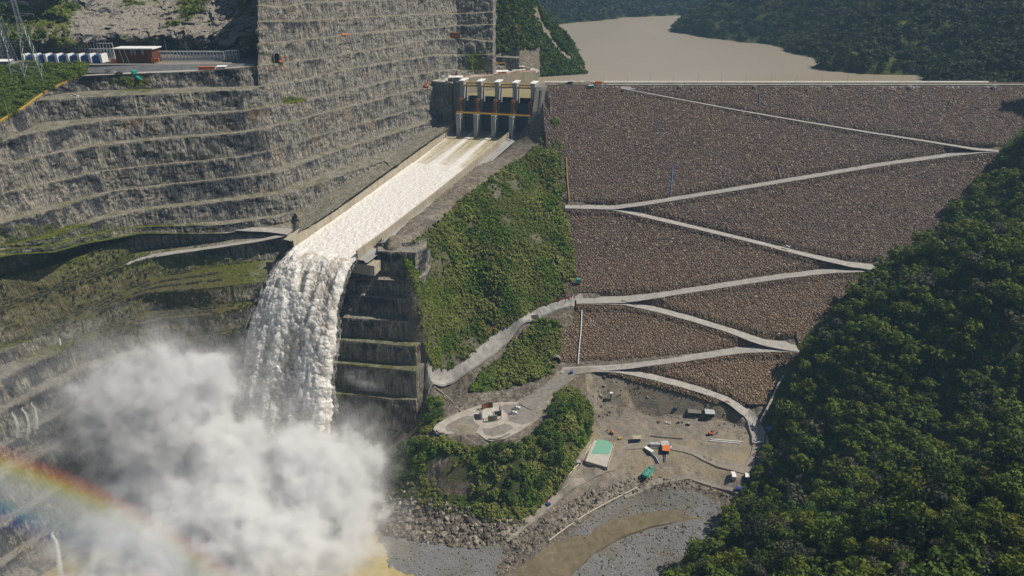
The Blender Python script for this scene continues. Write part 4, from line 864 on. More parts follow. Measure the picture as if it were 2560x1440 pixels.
# rainbow: the 42 degree bow left of the cloud, its light painted as colours in a volume slab
a_ = -np.array(sun_dir); t1 = np.cross(a_, [0, 0, 1]); t1 /= np.linalg.norm(t1); t2 = np.cross(a_, t1); D_ = 335.0
cen = np.array([0, 0, CAMZ])+a_*D_*math.cos(R(41.8)); rad = D_*math.sin(R(41.8))
best = None
phs = np.linspace(0, 2*np.pi, 1440)
pts_ = cen+rad*(np.cos(phs)[:, None]*t1+np.sin(phs)[:, None]*t2); uu, vv, ff = proj(pts_)
ok = (ff > 50) & (uu > -90) & (uu < 560) & (vv > 900) & (vv < 1500); ps = phs[ok]
if len(ps) and ps.max()-ps.min() > math.pi: ps = np.where(ps > math.pi, ps-2*math.pi, ps); ps.sort()
p0, p1 = ps.min(), ps.max()
r0, r1 = rad*.942, rad*1.030; th_ = 12.0; na = 40
V = []
for k in range(na+1):
    ph = p0+(p1-p0)*k/na; c_, s_ = math.cos(ph), math.sin(ph)
    for rr_, zz in ((r0, -th_), (r1, -th_), (r1, th_), (r0, th_)): V.append((rr_*c_, rr_*s_, zz))
Fc = [[4*k+m, 4*k+(m+1) % 4, 4*(k+1)+(m+1) % 4, 4*(k+1)+m] for k in range(na) for m in range(4)]+[[0, 3, 2, 1], [4*na, 4*na+1, 4*na+2, 4*na+3]]
def m_bow():
    n = NT('rainbow'); tc = n.n('TexCoord').outputs['Object']; sx = n.n('SeparateXYZ'); n.L(tc, sx.inputs[0])
    r = n.math('SQRT', n.math('ADD', n.math('MULTIPLY', sx.outputs[0], sx.outputs[0]), n.math('MULTIPLY', sx.outputs[1], sx.outputs[1])))
    k = n.val(r, r0, r1); ph = n.math('ARCTAN2', sx.outputs[1], sx.outputs[0])
    col = n.ramp(k, [(0, (.06, .10, .9)), (.30, (.08, .12, 1.0)), (.45, (.1, .8, .6)), (.56, (.5, .9, .1)), (.68, (1, .65, .05)), (.8, (1, .18, .03)), (1, (.8, .05, .03))])
    d = n.ramp(k, [(0, (0, 0, 0)), (.3, (.75, .75, .75)), (.6, (1, 1, 1)), (.8, (.85, .85, .85)), (1, (0, 0, 0))])
    v = n.n('VolumePrincipled'); n.L(col, v.inputs['Color']); n.L(n.math('MULTIPLY', d, .065), v.inputs['Density']); v.inputs['Absorption Color'].default_value = (1, 1, 1, 1)
    n.L(v.outputs[0], n.out.inputs['Volume']); return n.m
bow = mk('rainbow', np.array(V), Fc, m_bow())
import bmesh
def outward(o):
    q = bmesh.new(); q.from_mesh(o.data); bmesh.ops.recalc_face_normals(q, faces=q.faces[:]); 
    print(o.name, 'volume sign', q.calc_volume(signed=True)); q.to_mesh(o.data); q.free()
for o_ in (bow, mist)+tuple(o for o in bpy.data.objects if o.name.startswith('thin_spray')): outward(o_)
Mx = Matrix((tuple(t1), tuple(t2), tuple(-np.cross(t2, t1)))).transposed().to_4x4(); Mx.translation = Vector(cen); bow.matrix_world = Mx
tag(bow, 'bright rainbow band hanging in the spray at the lower left', 'rainbow', kind='stuff')
# ------------------------------------------------------------------ reservoir and far terrain
lk = mk('water', np.array([[-700, 724, 212], [7000, 724, 212], [7000, 7000, 212], [-700, 7000, 212]], float), [[0, 1, 2, 3]], M['lake']); tag(lk, kind='structure')
W_ = [tuple(at_z(u, v, 212)[:2]) for u, v in [(1395, 64), (1402, 61), (1545, 47), (1550, 44), (1712, 38), (1800, 44), (1676, 72), (1680, 80), (1725, 86), (1778, 96), (1900, 112), (1955, 118), (1962, 130), (2000, 140), (2020, 152), (2040, 160), (2025, 170), (2080, 178), (2180, 186), (2310, 188), (2306, 205)]]
wpoly = W_+[(505, 728), (505, 700), (-70, 700), (-62, 735), (-30, 775), (-5, 830), (0, 980), (10, 1150), tuple(at_z(1350, 92, 212)[:2]), tuple(at_z(1385, 76, 212)[:2])]
fx = np.concatenate([np.arange(-1600, -100, 30), np.arange(-100, 900, 7.5), np.arange(900, 2900, 25)]); fy = np.concatenate([np.arange(728, 1500, 7.5), np.arange(1500, 5200, 28)])
FX, FY = np.meshgrid(fx, fy); dist = np.zeros(FX.shape); inw = inpoly(FX, FY, wpoly); dist = segdist(FX, FY, wpoly, True)
FP = np.stack([FX, FY, 0*FX], -1)
rise = .62*dist**.97*(1+.35*fbm(FP, 170, 3, 301)); rise = 330*np.tanh(rise/330)+.03*dist
FZ = np.where(inw, 212-np.minimum(dist*.5, 12), 212+rise+np.clip(dist/15, 0, 1)*(22*fbm(FP, 110, 4, 302, .55)+5*fbm(FP, 22, 3, 303)))
FZ = np.where((FX < -30) & (FY < 830), np.minimum(FZ, 215+np.clip(-30-FX, 0, 1e9)*0+0), FZ)
FZ = np.where((FX > 500) & (FY < 760), np.minimum(FZ, 218+(FX-500)*.62), FZ)
FZ = np.where(inpoly(FX, FY, [(-80, 724), (40, 724), (60, 900), (-60, 900)]), np.minimum(FZ, 206), FZ)
fcut = (FX < -30) & (FY < 815); fmask = ~(fcut[:-1, :-1] & fcut[1:, 1:])
hills = mk('hills', np.stack([FX, FY, FZ], -1), gridfaces(*FX.shape, mask=fmask), M['ground'], cols=dict(mask=np.concatenate([np.ones(FX.shape+(1,)), np.zeros(FX.shape+(2,)), np.ones(FX.shape+(1,))], -1))); tag(hills, kind='structure')
def fz(x, y):
    i = np.clip(np.searchsorted(fx, x)-1, 0, len(fx)-2); j = np.clip(np.searchsorted(fy, y)-1, 0, len(fy)-2); a = (x-fx[i])/(fx[i+1]-fx[i]); b = (y-fy[j])/(fy[j+1]-fy[j])
    return (FZ[j, i]*(1-a)+FZ[j, i+1]*a)*(1-b)+(FZ[j+1, i]*(1-a)+FZ[j+1, i+1]*a)*b
# hill behind the gates on the left shore
us = np.arange(1140, 1470, 2.0); top = xinterp(us, [1150, 1290, 1322, 1350, 1385, 1410, 1425, 1436, 1430, 1445, 1468][:8]+[1452, 1469], [-170, -120, 0, 22, 66, 84, 100, 122, 158, 184])
bas = xinterp(us, [1140, 1230, 1300, 1340, 1352, 1469], [110, 160, 168, 176, 190, 187]); Yb = xinterp(us, [1140, 1230, 1340, 1352, 1469], [800, 812, 828, 858, 884])
HV = []
for t in np.linspace(0, 1, 60): HV.append(at_y(us, bas*(1-t)+top*t, Yb+(88)*t**.9))
last = HV[-1]
for dy, dz in ((12, -1), (30, -8), (60, -30), (110, -80), (150, -140)): 
    q = last.copy(); q[:, 1] += dy; q[:, 2] = np.maximum(q[:, 2]+dz, 203); HV.append(q)
HV = np.stack(HV); HV[-1][:, 2] = 200
q0 = HV[:1].copy(); q0[..., 2] -= 8; HV = np.concatenate([q0, HV])
nn = fbm(HV, (14, 14, 14), 4, 401, .6)*3.0; HV[..., 1] += nn; HV[2:, :, 2] += nn[2:]*.4; HV[..., 2] = np.maximum(HV[..., 2], 204)
e_ = HV[:, -1:].copy(); e_[..., 0] += 4; e_[..., 2] = 200; HV = np.concatenate([HV, e_], 1)
hm = np.zeros(HV.shape[:2]+(4,)); uu, vv, _ = proj(HV); hm[..., 0] = .9; hm[..., 3] = 1
hm[..., 0][(segdist(uu, vv, [(1335, 20), (1350, 60), (1375, 95), (1400, 130), (1425, 150)]) < 7)] = .0
hm[..., 0][(uu < 1350) & (vv > 120+ (1350-uu)*.12)] = .15
hm[..., 2][(segdist(uu, vv, [(1335, 20), (1350, 60), (1375, 95), (1400, 130), (1425, 150)]) < 7)] = .6
lh = mk('shore_hill', HV, gridfaces(*HV.shape[:2]), M['ground'], cols=dict(mask=hm)); tag(lh, kind='structure')

# ------------------------------------------------------------------ slopes behind and beside the switchyard
us = np.concatenate([np.arange(-420, 660, 3.0)])
rows = []
for v_, z_ in ((131, 267), (118, 272), (100, 279), (80, 285), (60, 290), (40, 295), (20, 301), (0, 307), (-20, 313), (-45, 321), (-70, 330)):
    rows.append(at_z(us, v_+6*np.sin(us/90), z_))
last = rows[-1]
for dy, dz in ((25, 25), (60, 60), (110, 90), (200, 120), (350, 150)): q = last.copy(); q[:, 1] += dy; q[:, 2] += dz; rows.append(q)
r3 = np.stack(rows); k = np.linspace(0, 1, 110)*(len(rows)-1); i = np.clip(k.astype(int), 0, len(rows)-2); f = (k-i)[:, None, None]; HV = r3[i]*(1-f)+r3[i+1]*f
n1 = fbm(HV, (26, 26, 26), 4, 501, .6); n2 = fbm(HV, (7, 7, 7), 3, 502, .6)
rd = 1-2*np.abs(fbm(HV, (17, 17, 17), 4, 505, .6)); rp = np.clip(k*0+np.arange(len(HV))/8, 0, 1)[:, None]; HV[..., 1] += rp*(15*n1+6*n2-12*rd); HV[..., 2] += rp*(5*n1+3.0*n2)
at = dict(green=np.clip(.15+fbm(HV, 30, 3, 503)*.9+np.clip((200-us)/400, 0, .5), 0, 1)*.9, brown=np.zeros(HV.shape[:2]), dark=np.full(HV.shape[:2], .58))
bs = mk('rock_slope', HV, gridfaces(*HV.shape[:2]), M['rock'], attrs=at); tag(bs, 'irregular grey rock hillside rising behind the switchyard, top left', 'rock face')
# pad and road
pad = ribbon('ground', [at_z(-300, 162, 266.3)+(0, 34, 0), at_z(640, 158, 266.3)+(0, 34, 0)], 78, M['plaza'], 0, sx=8)
b = MB(); A0 = at_z(-300, 161, 266.3); A1 = at_z(640, 159, 266.3); A0[1] -= 4; A1[1] -= 4
b.add([A0, A1, A1-(0, 2.5, 6), A0-(0, 2.5, 6)], [(0, 3, 2, 1)]); tag(b.build('retaining_wall', M['greyc']), 'low stained grey retaining wall below the switchyard pad', 'wall')
ribbon('road', [at_z(205, 190, 262.3), at_z(330, 184, 262.3), at_z(500, 177, 262.3), at_z(600, 169, 264.4), at_z(636, 165.5, 264.8)], [6, 9, 9, 8, 5], M['road'], .5, jitter=.4)
# wooded shoulder left of the cut
us = np.arange(-420, 215, 3.0); e_v = xinterp(us, edge[0], edge[1]); e_z = xinterp(us, edge[0], edge[2]); Pa = at_z(us, e_v-1, e_z+.3); Pb = at_z(us, np.full(us.shape, 166.), 265.6)
HV = np.stack([Pa*(1-t)+Pb*t for t in np.linspace(0, 1, 30)]); HV[1:-1, :, 2] += 2.2*fbm(HV[1:-1], 22, 3, 601)
hm = np.zeros(HV.shape[:2]+(4,)); hm[..., 0] = 1; hm[..., 3] = 1
tag(mk('hills', HV, gridfaces(*HV.shape[:2]), M['ground'], cols=dict(mask=hm)), kind='structure'); shoulder = (Pa, Pb)

# ------------------------------------------------------------------ plants
def quads(cen, nor, size, tint):
    """leaf clumps: one small crooked quad per point"""
    n = len(cen); r = rs.normal(size=(n, 3)); a = np.cross(nor, r); a /= np.linalg.norm(a, axis=1, keepdims=True)+1e-9; b = np.cross(nor, a); b /= np.linalg.norm(b, axis=1, keepdims=True)+1e-9
    s = (size*(.6+.8*rs.rand(n)))[:, None] if np.ndim(size) == 0 else (size*(.6+.8*rs.rand(n)))[:, None]
    V = np.stack([cen-a*s*.5, cen+b*s*.38, cen+a*s*.5, cen-b*s*.38], 1); V += nor[:, None]*(rs.rand(n, 4, 1)-.5)*s[:, None]*.35
    return V.reshape(-1, 3), np.arange(n*4).reshape(-1, 4), np.repeat(tint, 4)
def crown(seed, Rr, Hc, nl, npl, size, base=0.0, flatn=.6):
    r = np.random.RandomState(seed); C = []; N = []; T = []
    for k in range(nl):
        z = 1-1.25*(k+.5)/nl; ph = k*2.399+r.rand()*.6; rr = math.sqrt(max(0, 1-z*z)); 
        c = np.array([rr*math.cos(ph)*Rr*.62, rr*math.sin(ph)*Rr*.62, base+Hc*(.45+.40*z)])*(1+.15*r.normal()) if k else np.array([0, 0, base+Hc*.75])
        lr_ = Rr*(.32+.16*r.rand()); d = r.normal(size=(npl, 3)); d[:, 2] += .35; d /= np.linalg.norm(d, axis=1, keepdims=True)
        p = c+d*lr_*np.array([1, 1, .75])*(.78+.3*r.rand(npl, 1)); C.append(p); nn_ = d+r.normal(size=d.shape)*.45; nn_[:, 2] += .25; nn_ /= np.linalg.norm(nn_, axis=1, keepdims=True); N.append(nn_)
        T.append(np.clip(.5+.28*r.normal()+.12*r.normal(size=npl), 0, 1))
    return quads(np.concatenate(C), np.concatenate(N), size, np.concatenate(T))
def merged(name, protos, P, S, mat, label, cat, kind='stuff', tj=.25, sq=None):
    Vs, Fs, Ts = [], [], []; off = 0; n = len(P); which = rs.randint(0, len(protos), n); ang = rs.rand(n)*6.283; tt = rs.rand(n)
    for k, (pv, pf, pt) in enumerate(protos):
        m = which == k; c = m.sum()
        if not c: continue
        ca, sa = np.cos(ang[m])[:, None], np.sin(ang[m])[:, None]; s = S[m][:, None]
        X = (pv[None, :, 0]*ca-pv[None, :, 1]*sa)*s; Y = (pv[None, :, 0]*sa+pv[None, :, 1]*ca)*s; Z = pv[None, :, 2]*s*(1 if sq is None else sq)
        V = np.stack([X+P[m][:, 0:1], Y+P[m][:, 1:2], Z+P[m][:, 2:3]], -1).reshape(-1, 3)
        F_ = (pf[None]+(np.arange(c)*len(pv))[:, None, None]).reshape(-1, 4)+off; off += len(V); Vs.append(V); Fs.append(F_)
        Ts.append(np.clip(pt[None]+(tt[m][:, None]-.5)*tj*2, 0, 1).ravel())
    o = mk(name, np.concatenate(Vs), np.concatenate(Fs), mat, attrs=dict(tint=np.concatenate(Ts)))
    return tag(o, label, cat, kind=kind)
def scatter(n, box, keepf, mind=0.0):
    P = np.stack([box[0]+(box[1]-box[0])*rs.rand(n), box[2]+(box[3]-box[2])*rs.rand(n)], -1); P = P[keepf(P[:, 0], P[:, 1])]
    if mind:
        cell = {}; out = []
        for p in P:
            k = (int(p[0]//mind), int(p[1]//mind)); ok = True
            for a in (-1, 0, 1):
                for b_ in (-1, 0, 1):
                    for q in cell.get((k[0]+a, k[1]+b_), ()):
                        if (q[0]-p[0])**2+(q[1]-p[1])**2 < mind*mind: ok = False
            if ok: cell.setdefault(k, []).append(p); out.append(p)
        P = np.array(out)
    return P
shr = [crown(s, 1.0, 1.5, 6, 9, .62) for s in range(5)]
tre = [crown(20+s, 5.2, 8.0, 22, 52, .95, base=3.0) for s in range(7)]
farp = [crown(40+s, 5.5, 8.5, 9, 8, 2.6, base=0.5) for s in range(5)]
def vis(P, pad=60):
    u, v, f = proj(P); return (f > 60) & (u > -pad) & (u < 2560+pad) & (v > -pad*2) & (v < 1440+pad)
# individual trees: right hillside + knoll by the monument + cliff foot
def rz(x, y): return (x > np.interp(y, [140, 299, 350, 413, 470, 532, 590, 655, 720], [55, 92, 148, 194, 241, 324, 402, 499, 565])+4.0)
Pt = scatter(60000, (60, 560, 145, 720), lambda x, y: rz(x, y) & (gz(x, y) > 5), 7.0)
Pt = np.c_[Pt, gz(Pt[:, 0], Pt[:, 1])]; Pt = Pt[vis(Pt+np.array([0, 0, 6]), 600)]
Pk = scatter(20000, (-120, 90, 280, 420), lambda x, y: inpoly(*proj(np.stack([x, y, gz(x, y)], -1))[:2], [(1385, 1000), (1440, 975), (1478, 1030), (1476, 1085), (1452, 1108), (1425, 1165), (1360, 1160), (1290, 1150), (1215, 1165), (1230, 1130), (1300, 1105), (1360, 1060)]) | inpoly(*proj(np.stack([x, y, gz(x, y)], -1))[:2], [(990, 1135), (1045, 1105), (1075, 1120), (1050, 1180), (1010, 1215), (985, 1190)]) | inpoly(*proj(np.stack([x, y, gz(x, y)], -1))[:2], [(1240, 1190), (1400, 1170), (1395, 1230), (1310, 1270), (1200, 1230)]) | inpoly(*proj(np.stack([x, y, gz(x, y)], -1))[:2], [(1075, 1000), (1105, 1000), (1100, 1045), (1075, 1065)]), 4.6)
Pk = np.c_[Pk, gz(Pk[:, 0], Pk[:, 1])]; Pk = Pk[~inpoly(*proj(Pk)[:2], cliffp)]; 
dk_ = proj(Pt)[2]+5000*~vis(Pt+np.array([0, 0, 6]), 10); Pt = Pt[np.argsort(dk_)]
NK = min(len(Pk), 70); NR = 298-NK; Pn, Pf = Pt[:NR], Pt[NR:]
tmesh = [mk('crown', v, f, M[('leafd', 'leafd', 'leafy', 'leafd', 'leafg', 'leafm', 'leafd')[k]], attrs=dict(tint=t), link=False) for k, (v, f, t) in enumerate(tre)]
tmesh_g = []
for s in range(4):
    v, f, t = crown(60+s, 3.6, 5.2, 16, 40, .8, base=1.2); tmesh_g.append(mk('crown', v, f, M['leafm'], attrs=dict(tint=t), link=False))
tb = MB(); tb.tube([(0, 0, -2), (.15, .1, 2), (0, 0, 4.5), (.3, -.2, 7.5)], .34, 7, .12)
for k in range(5):
    an = k*1.3; tb.tube([(0, 0, 3+k*.6), (math.cos(an)*1.6, math.sin(an)*1.6, 5+k*.5), (math.cos(an)*2.8, math.sin(an)*2.8, 6+k*.5)], .16, 5, .05)
tko = tb.build('trunk', M['trunk']); tkm = tko.data; bpy.data.objects.remove(tko)
def tree(P, s, meshes, label, group, i):
    r = thing('broadleaf_tree', label, 'tree', P, rnd.uniform(0, 6.28), group); r.scale = (s, s, s*rnd.uniform(.85, 1.2))
    c = bpy.data.objects.new('crown', meshes[i % len(meshes)]); COL.objects.link(c); c.parent = r
    t = bpy.data.objects.new('trunk', tkm); COL.objects.link(t); t.parent = r
for i, p in enumerate(Pn):
    near = p[1] < 330
    tree(p-np.array([0, 0, 1.0]), rnd.choice((.6, .75, .9, 1.05, 1.2, 1.55))*rnd.uniform(.9, 1.1), tmesh, 'rounded dark green tree among many on the forested spur in the lower right corner' if near else 'rounded dark green tree among many on the steep shaded hillside right of the dam', 'trees on the near right spur' if near else 'trees on the steep hillside right of the dam', rnd.randint(0, 6))
for i, p in enumerate(Pk[:NK]):
    u, v, _ = proj(p); lab = ('bright green tree in the thick grove between the monument terrace and the work yard', 'trees in the grove beside the monument terrace') if (u > 1150 and v < 1185) else (('green tree on the bank below the monument terrace cliff', 'trees on the bank below the terrace') if u > 1150 else ('green tree on the left edge of the terrace knoll near the spray', 'trees at the left edge of the knoll'))
    tree(p-np.array([0, 0, .8]), rnd.uniform(.8, 1.25), tmesh_g, lab[0], lab[1], rnd.randint(0, 3))
trm = [crown(80+s, 5.0, 8.0, 14, 26, 1.3, base=2.5) for s in range(4)]
wch = rs.rand(len(Pf))
for lo_, hi_, mt_, lb_ in ((0, .58, 'leafd', 'dark green farther tree cover on the steep hillside right of the dam'), (.58, .78, 'leafy', 'yellow green trees mixed through the farther cover on the right hillside'), (.78, .9, 'leafg', 'greyish trees mixed through the farther cover on the right hillside'), (.9, 1, 'leafm', 'brighter green trees mixed through the farther cover on the right hillside')):
    m_ = (wch >= lo_) & (wch < hi_)
    if m_.any(): merged('forest', trm, Pf[m_]-np.array([0, 0, 1.0]), .65+1.0*rs.rand(m_.sum())**1.6, M[mt_], lb_, 'forest')
# understorey on right slope
Pu = scatter(16000, (60, 560, 145, 720), lambda x, y: rz(x, y) & (gz(x, y) > 4)); Pu = np.c_[Pu, gz(Pu[:, 0], Pu[:, 1])]; Pu = Pu[vis(Pu, 500)]
merged('undergrowth', shr, Pu, 1.6+2.2*rs.rand(len(Pu)), M['leafd'], 'dark undergrowth between the trees of the right hillside', 'undergrowth')
# shrubs on the green slope and on the knoll
def indens(x, y):
    i = np.clip(((x-gx0)/gs).astype(int), 0, len(gx)-1); j = np.clip(((y-gy0)/gs).astype(int), 0, len(gy)-1); d = mveg[j, i]; p = np.stack([x, y, gz(x, y)], -1)
    pat = fbm(p, (16, 16, 16), 3, 701); uq, vq, _ = proj(p); return ((d > .35) | (inpoly(uq, vq, cliffp) & (rs.rand(len(x)) < .12))) & (~inpoly(uq, vq, cliffp) | (rs.rand(len(x)) < .25)) & (rs.rand(len(x)) < np.clip(.55+1.5*pat, .06, 1)) & ~rz(x, y)
Ps_ = scatter(150000, (-80, 75, 280, 735), indens); Ps_ = np.c_[Ps_, gz(Ps_[:, 0], Ps_[:, 1])]
Ps_ = Ps_[:15000]; Pq = scatter(90000, (-80, 60, 400, 560), lambda x, y: indens(x, y) & (gslope(x, y) > 1.3)); Pq = np.c_[Pq, gz(Pq[:, 0], Pq[:, 1])][:5000]; Ps_ = np.concatenate([Ps_, Pq])
big_ = np.clip(fbm(Ps_, 22, 3, 703)+.5, .15, 1)
merged('shrubs', shr, Ps_-np.array([0, 0, .3]), (.7+1.5*rs.rand(len(Ps_)))*(.5+big_), M['leafs'], 'bright green shrubs and creepers covering the steep slope between chute and dam', 'shrubs')
# shore hill, hills around the reservoir

lv_ = np.empty(len(lh.data.vertices)*3, np.float32); lh.data.vertices.foreach_get('co', lv_); lv_ = lv_.reshape(-1, 3); ca_ = np.empty(len(lv_)*4, np.float32); lh.data.attributes['mask'].data.foreach_get('color', ca_); ca_ = ca_.reshape(-1, 4)[:, 0]
g_ = lv_[(ca_ > .5) & (lv_[:, 2] > 210)]; g_ = g_[rs.randint(0, len(g_), 5200)]+rs.normal(size=(5200, 3))*np.array([1.5, 1.5, .3]); g_ = g_[vis(g_, 100)]
merged('shrubs', shr, g_, 1.4+2.2*rs.rand(len(g_)), M['leafs'], 'green scrub covering the hill behind the spillway gates', 'shrubs')
def onland(x, y): return (fz(x, y) > 213.5) & ((x > 30) | (y > 1020))
Pw = scatter(66000, (-150, 1500, 735, 1750), lambda x, y: onland(x, y) & (x > 90)); Pw = np.c_[Pw, fz(Pw[:, 0], Pw[:, 1])]; Pw = Pw[vis(Pw, 260)]; Pw = Pw[:12000]
merged('forest', farp, Pw-np.array([0, 0, 1.5]), .6+.6*rs.rand(len(Pw)), M['leaff'], 'dark forest covering the hills on the right shore of the reservoir', 'forest')
Pw = scatter(60000, (-700, 1900, 1300, 3400), lambda x, y: (fz(x, y) > 213.5) & ((x < 250) | (y > 1750))); Pw = np.c_[Pw, fz(Pw[:, 0], Pw[:, 1])]; Pw = Pw[vis(Pw, 40)]; print('far2', len(Pw)); Pw = Pw[:7000]
merged('forest', farp, Pw-np.array([0, 0, 2]), 1.3+1.2*rs.rand(len(Pw)), M['leaff'], 'distant bluish forest on the hills at the far end of the reservoir', 'forest')
# wooded shoulder, scrub on upper slope
t = rs.rand(900); j = rs.randint(0, len(shoulder[0]), 900); Psd = shoulder[0][j]*(1-t[:, None])+shoulder[1][j]*t[:, None]
merged('shrubs', trm, Psd-np.array([0, 0, 2.2]), .35+.35*rs.rand(900), M['leafm'], 'dense green bushes on the shoulder below the switchyard at the left edge', 'shrubs')

# low plants on the ledges of the wet lower wall
def vget(o, name=None):
    n_ = len(o.data.vertices); a = np.empty(n_*3, np.float32); o.data.vertices.foreach_get('co', a); g = np.empty(n_, np.float32); o.data.attributes['green'].data.foreach_get('value', g); return a.reshape(-1, 3).astype(float), g
a_v, a_g = vget(wall_dn); uu, vv, _ = proj(a_v); m_ = (a_g > .3) & (uu > -60) & (uu < 720) & (vv < 860); q_ = a_v[m_]; pr_ = np.clip(a_g[m_], 0, 1)**2; q_ = q_[rs.choice(len(q_), 5200, p=pr_/pr_.sum())]+rs.normal(size=(5200, 3))*np.array([.8, .8, .1])
q_ = q_[fbm(q_, (14, 14, 14), 3, 901) > -.12]
merged('undergrowth', shr, q_-np.array([0, 0, .25]), .35+.75*rs.rand(len(q_)), M['leafg'], 'olive and brown scrub on the ledges of the lower left cut', 'undergrowth')
a_v, a_g = vget(bs); m_ = (a_g > .33) & (a_v[:, 2] > 268); q_ = a_v[m_]; q_ = q_[rs.randint(0, len(q_), 2600)]+rs.normal(size=(2600, 3))*.8
merged('undergrowth', shr, q_, 1.0+1.8*rs.rand(len(q_)), M['leafs'], 'patches of scrub on the rocky hillside behind the switchyard', 'undergrowth')
# ------------------------------------------------------------------ gate structure
GRZ = math.atan2(-.24, .97)
gt = thing('spillway_gatehouse', 'concrete spillway gate structure with five tall piers and ochre machinery at the chute top', 'spillway gates', (-52, 722, 0), GRZ)
PW, SP = 4.2, 18.7
for i in range(5):
    x = i*SP; prof = [(16, 170), (16, 228.5), (1, 228.5), (1, 206), (-1.5, 199), (-15, 199), (-15, 171)]
    if i == 4: prof = [(16, 170), (16, 228.5), (1, 228.5), (1, 206), (-5, 199), (-9, 199), (-9, 171)]
    n = len(prof); V = [(x-PW/2, y, z) for y, z in prof]+[(x+PW/2, y, z) for y, z in prof]
    mk('pier', np.array(V), [list(range(n)), list(range(2*n-1, n-1, -1))]+[[(j+1) % n, j, n+j, n+(j+1) % n] for j in range(n)], M['greyc'], gt)
    b = MB(); b.box((x, 8.5, 229.0), (PW+1.4, 17, .8)); b.build('pier_cap', M['white'], gt)
    if i < 5:
        b = MB(); r_ = random.Random(i)
        b.box((x-.4, -2.5, 206), (3.4, 5.5, 13)); b.box((x-.4, -6.6, 202), (3.6, 3, 5))
        for k in range(16): b.box((x-.4+r_.uniform(-1.6, 1.6), -5.6+r_.uniform(-.5, .5), 200+r_.uniform(0, 12)), (r_.uniform(.4, 1.5), 1.0, r_.uniform(.3, 2.2)))
        for k in range(5): b.box((x-.4, -5.4, 200.5+k*2.7), (4.0, 1.6, .3))
        b.build('hoist_machinery', M['rust'], gt)
        b = MB(); b.box((x-.4, -6.2, 203.0), (3.8, 2.2, .5)); b.box((x-.4, -6.2, 206.4), (3.8, 1.6, .35)); b.box((x+.8, -6.9, 201.4), (1.6, 1.2, 2.4))
        for k in range(4): b.tube([(x-1.9+k*1.1, -6.9, 199), (x-1.9+k*1.1, -6.9, 212.5)], .12, 5)
        b.build('hoist_frame', M['ochre'], gt)
b = MB(); b.box((37.4, -15.6, 200.2), (77, 1.5, 1.1)); b.box((37.4, -15.6, 201.8), (77, .15, .15))
for k in range(40): b.box((37.4-38+k*1.95, -15.6, 201.2), (.14, .14, 1.2))
b.build('walkway_beam', M['yellow'], gt)
b = MB(); b.box((37.4, 3.0, 224.2), (76, 2.2, 1.5)); b.box((37.4, 12.0, 225.6), (78, 5.0, 1.2)); b.build('bridge_deck', M['ochre'], gt)
for i in range(4):
    x = i*SP+SP/2; V = []
    for k in range(13):
        a = -.15+k*.075; yy = 18-22*math.cos(a)+6.0; zz = 182+22*math.sin(a)*1.55+2.5
        V += [(x-SP/2+PW/2-.05, yy, zz), (x+SP/2-PW/2+.05, yy, zz)]
    n_ = len(V)//2; W2 = [(p[0], p[1]+1.0, p[2]) for p in V]
    F_ = [(2*k, 2*k+1, 2*k+3, 2*k+2) for k in range(n_-1)]+[(2*n_+2*k+2, 2*n_+2*k+3, 2*n_+2*k+1, 2*n_+2*k) for k in range(n_-1)]+[(2*n_-2, 2*n_-1, 4*n_-1, 4*n_-2), (1, 0, 2*n_, 2*n_+1)]
    g_ = mk('radial_gate', np.array(V+W2), F_, M['gate'], gt)
    b = MB()
    for sx in (-1, 1):
        for zz in (190, 200): b.tube([(x+sx*5.5, 1.5, zz), (x+sx*6.3, -13, 197)], .45, 6)
    b.build('gate_arm', M['dark'], g_)
b = MB(); b.box((65.45, 0, 174.5), (SP-PW, 30, 4)); b.box((37.4, 5, 173), (72, 26, 5)); b.build('sill', M['dkconc'], gt)
# right wing wall with steps
b = MB(); b.add([(77.6, -9, 172), (77.6, 20, 172), (77.6, 20, 226), (77.6, 2, 226), (77.6, -12, 204), (77.6, -16, 185), (87, -6, 176), (87, 20, 176), (87, 20, 226), (87, 5, 225), (87, -9, 205), (87, -12, 190)],
    [(0, 5, 4, 3, 2, 1), (6, 7, 8, 9, 10, 11), (2, 3, 9, 8), (3, 4, 10, 9), (4, 5, 11, 10), (5, 0, 6, 11)]); b.build('wing_wall', M['dkconc'], gt)
b = MB()
for k in range(22): b.box((84.6, 1.6-k*.66, 224.2-k*1.05), (3.0, .8, .5))
b.build('stairs', M['paleconc'], gt)
# left abutment recess
b = MB(); b.box((-11, 19, 197), (18, 20, 56)); b.build('abutment_block', M['dkconc'], gt)
# approach wall and deck
aw = thing('approach_wall', 'pale concrete training wall with a slanting top behind the spillway gates', 'wall', (0, 0, 0))
b = MB(); A_0, A_1 = np.array([-60, 742.]), np.array([27, 795.]); 
b.add([(*A_0, 203), (*A_1, 203), (*A_1, 228.2), (*A_0, 227.4), (A_0[0]-1, A_0[1]+2, 203), (A_1[0]-1, A_1[1]+2, 203), (A_1[0]-1, A_1[1]+2, 228.2), (A_0[0]-1, A_0[1]+2, 227.4)], [(0, 1, 2, 3), (3, 2, 6, 7), (1, 5, 6, 2), (4, 7, 6, 5)])
b.build('wall_panel', M['conc'], aw)
b = MB(); b.tube([(*A_0, 228.6), (*A_1, 229.4)], .3, 5); 
for k in range(24): q = A_0+(A_1-A_0)*k/23; b.tube([(*q, 227.6), (*q, 229+.03*k)], .12, 4)
b.build('guard_rail', M['orange'], aw)
b = MB(); b.prism([(-58.5, 743.5), (26.5, 795.5), (31, 812), (22, 840), (-60, 840), (-118, 790), (-100, 752), (-80, 737), (-62, 729)], 225.2, 226.4); dk = tag(b.build('deck', M['paleconc']), kind='structure'); dk.name = 'pavement'
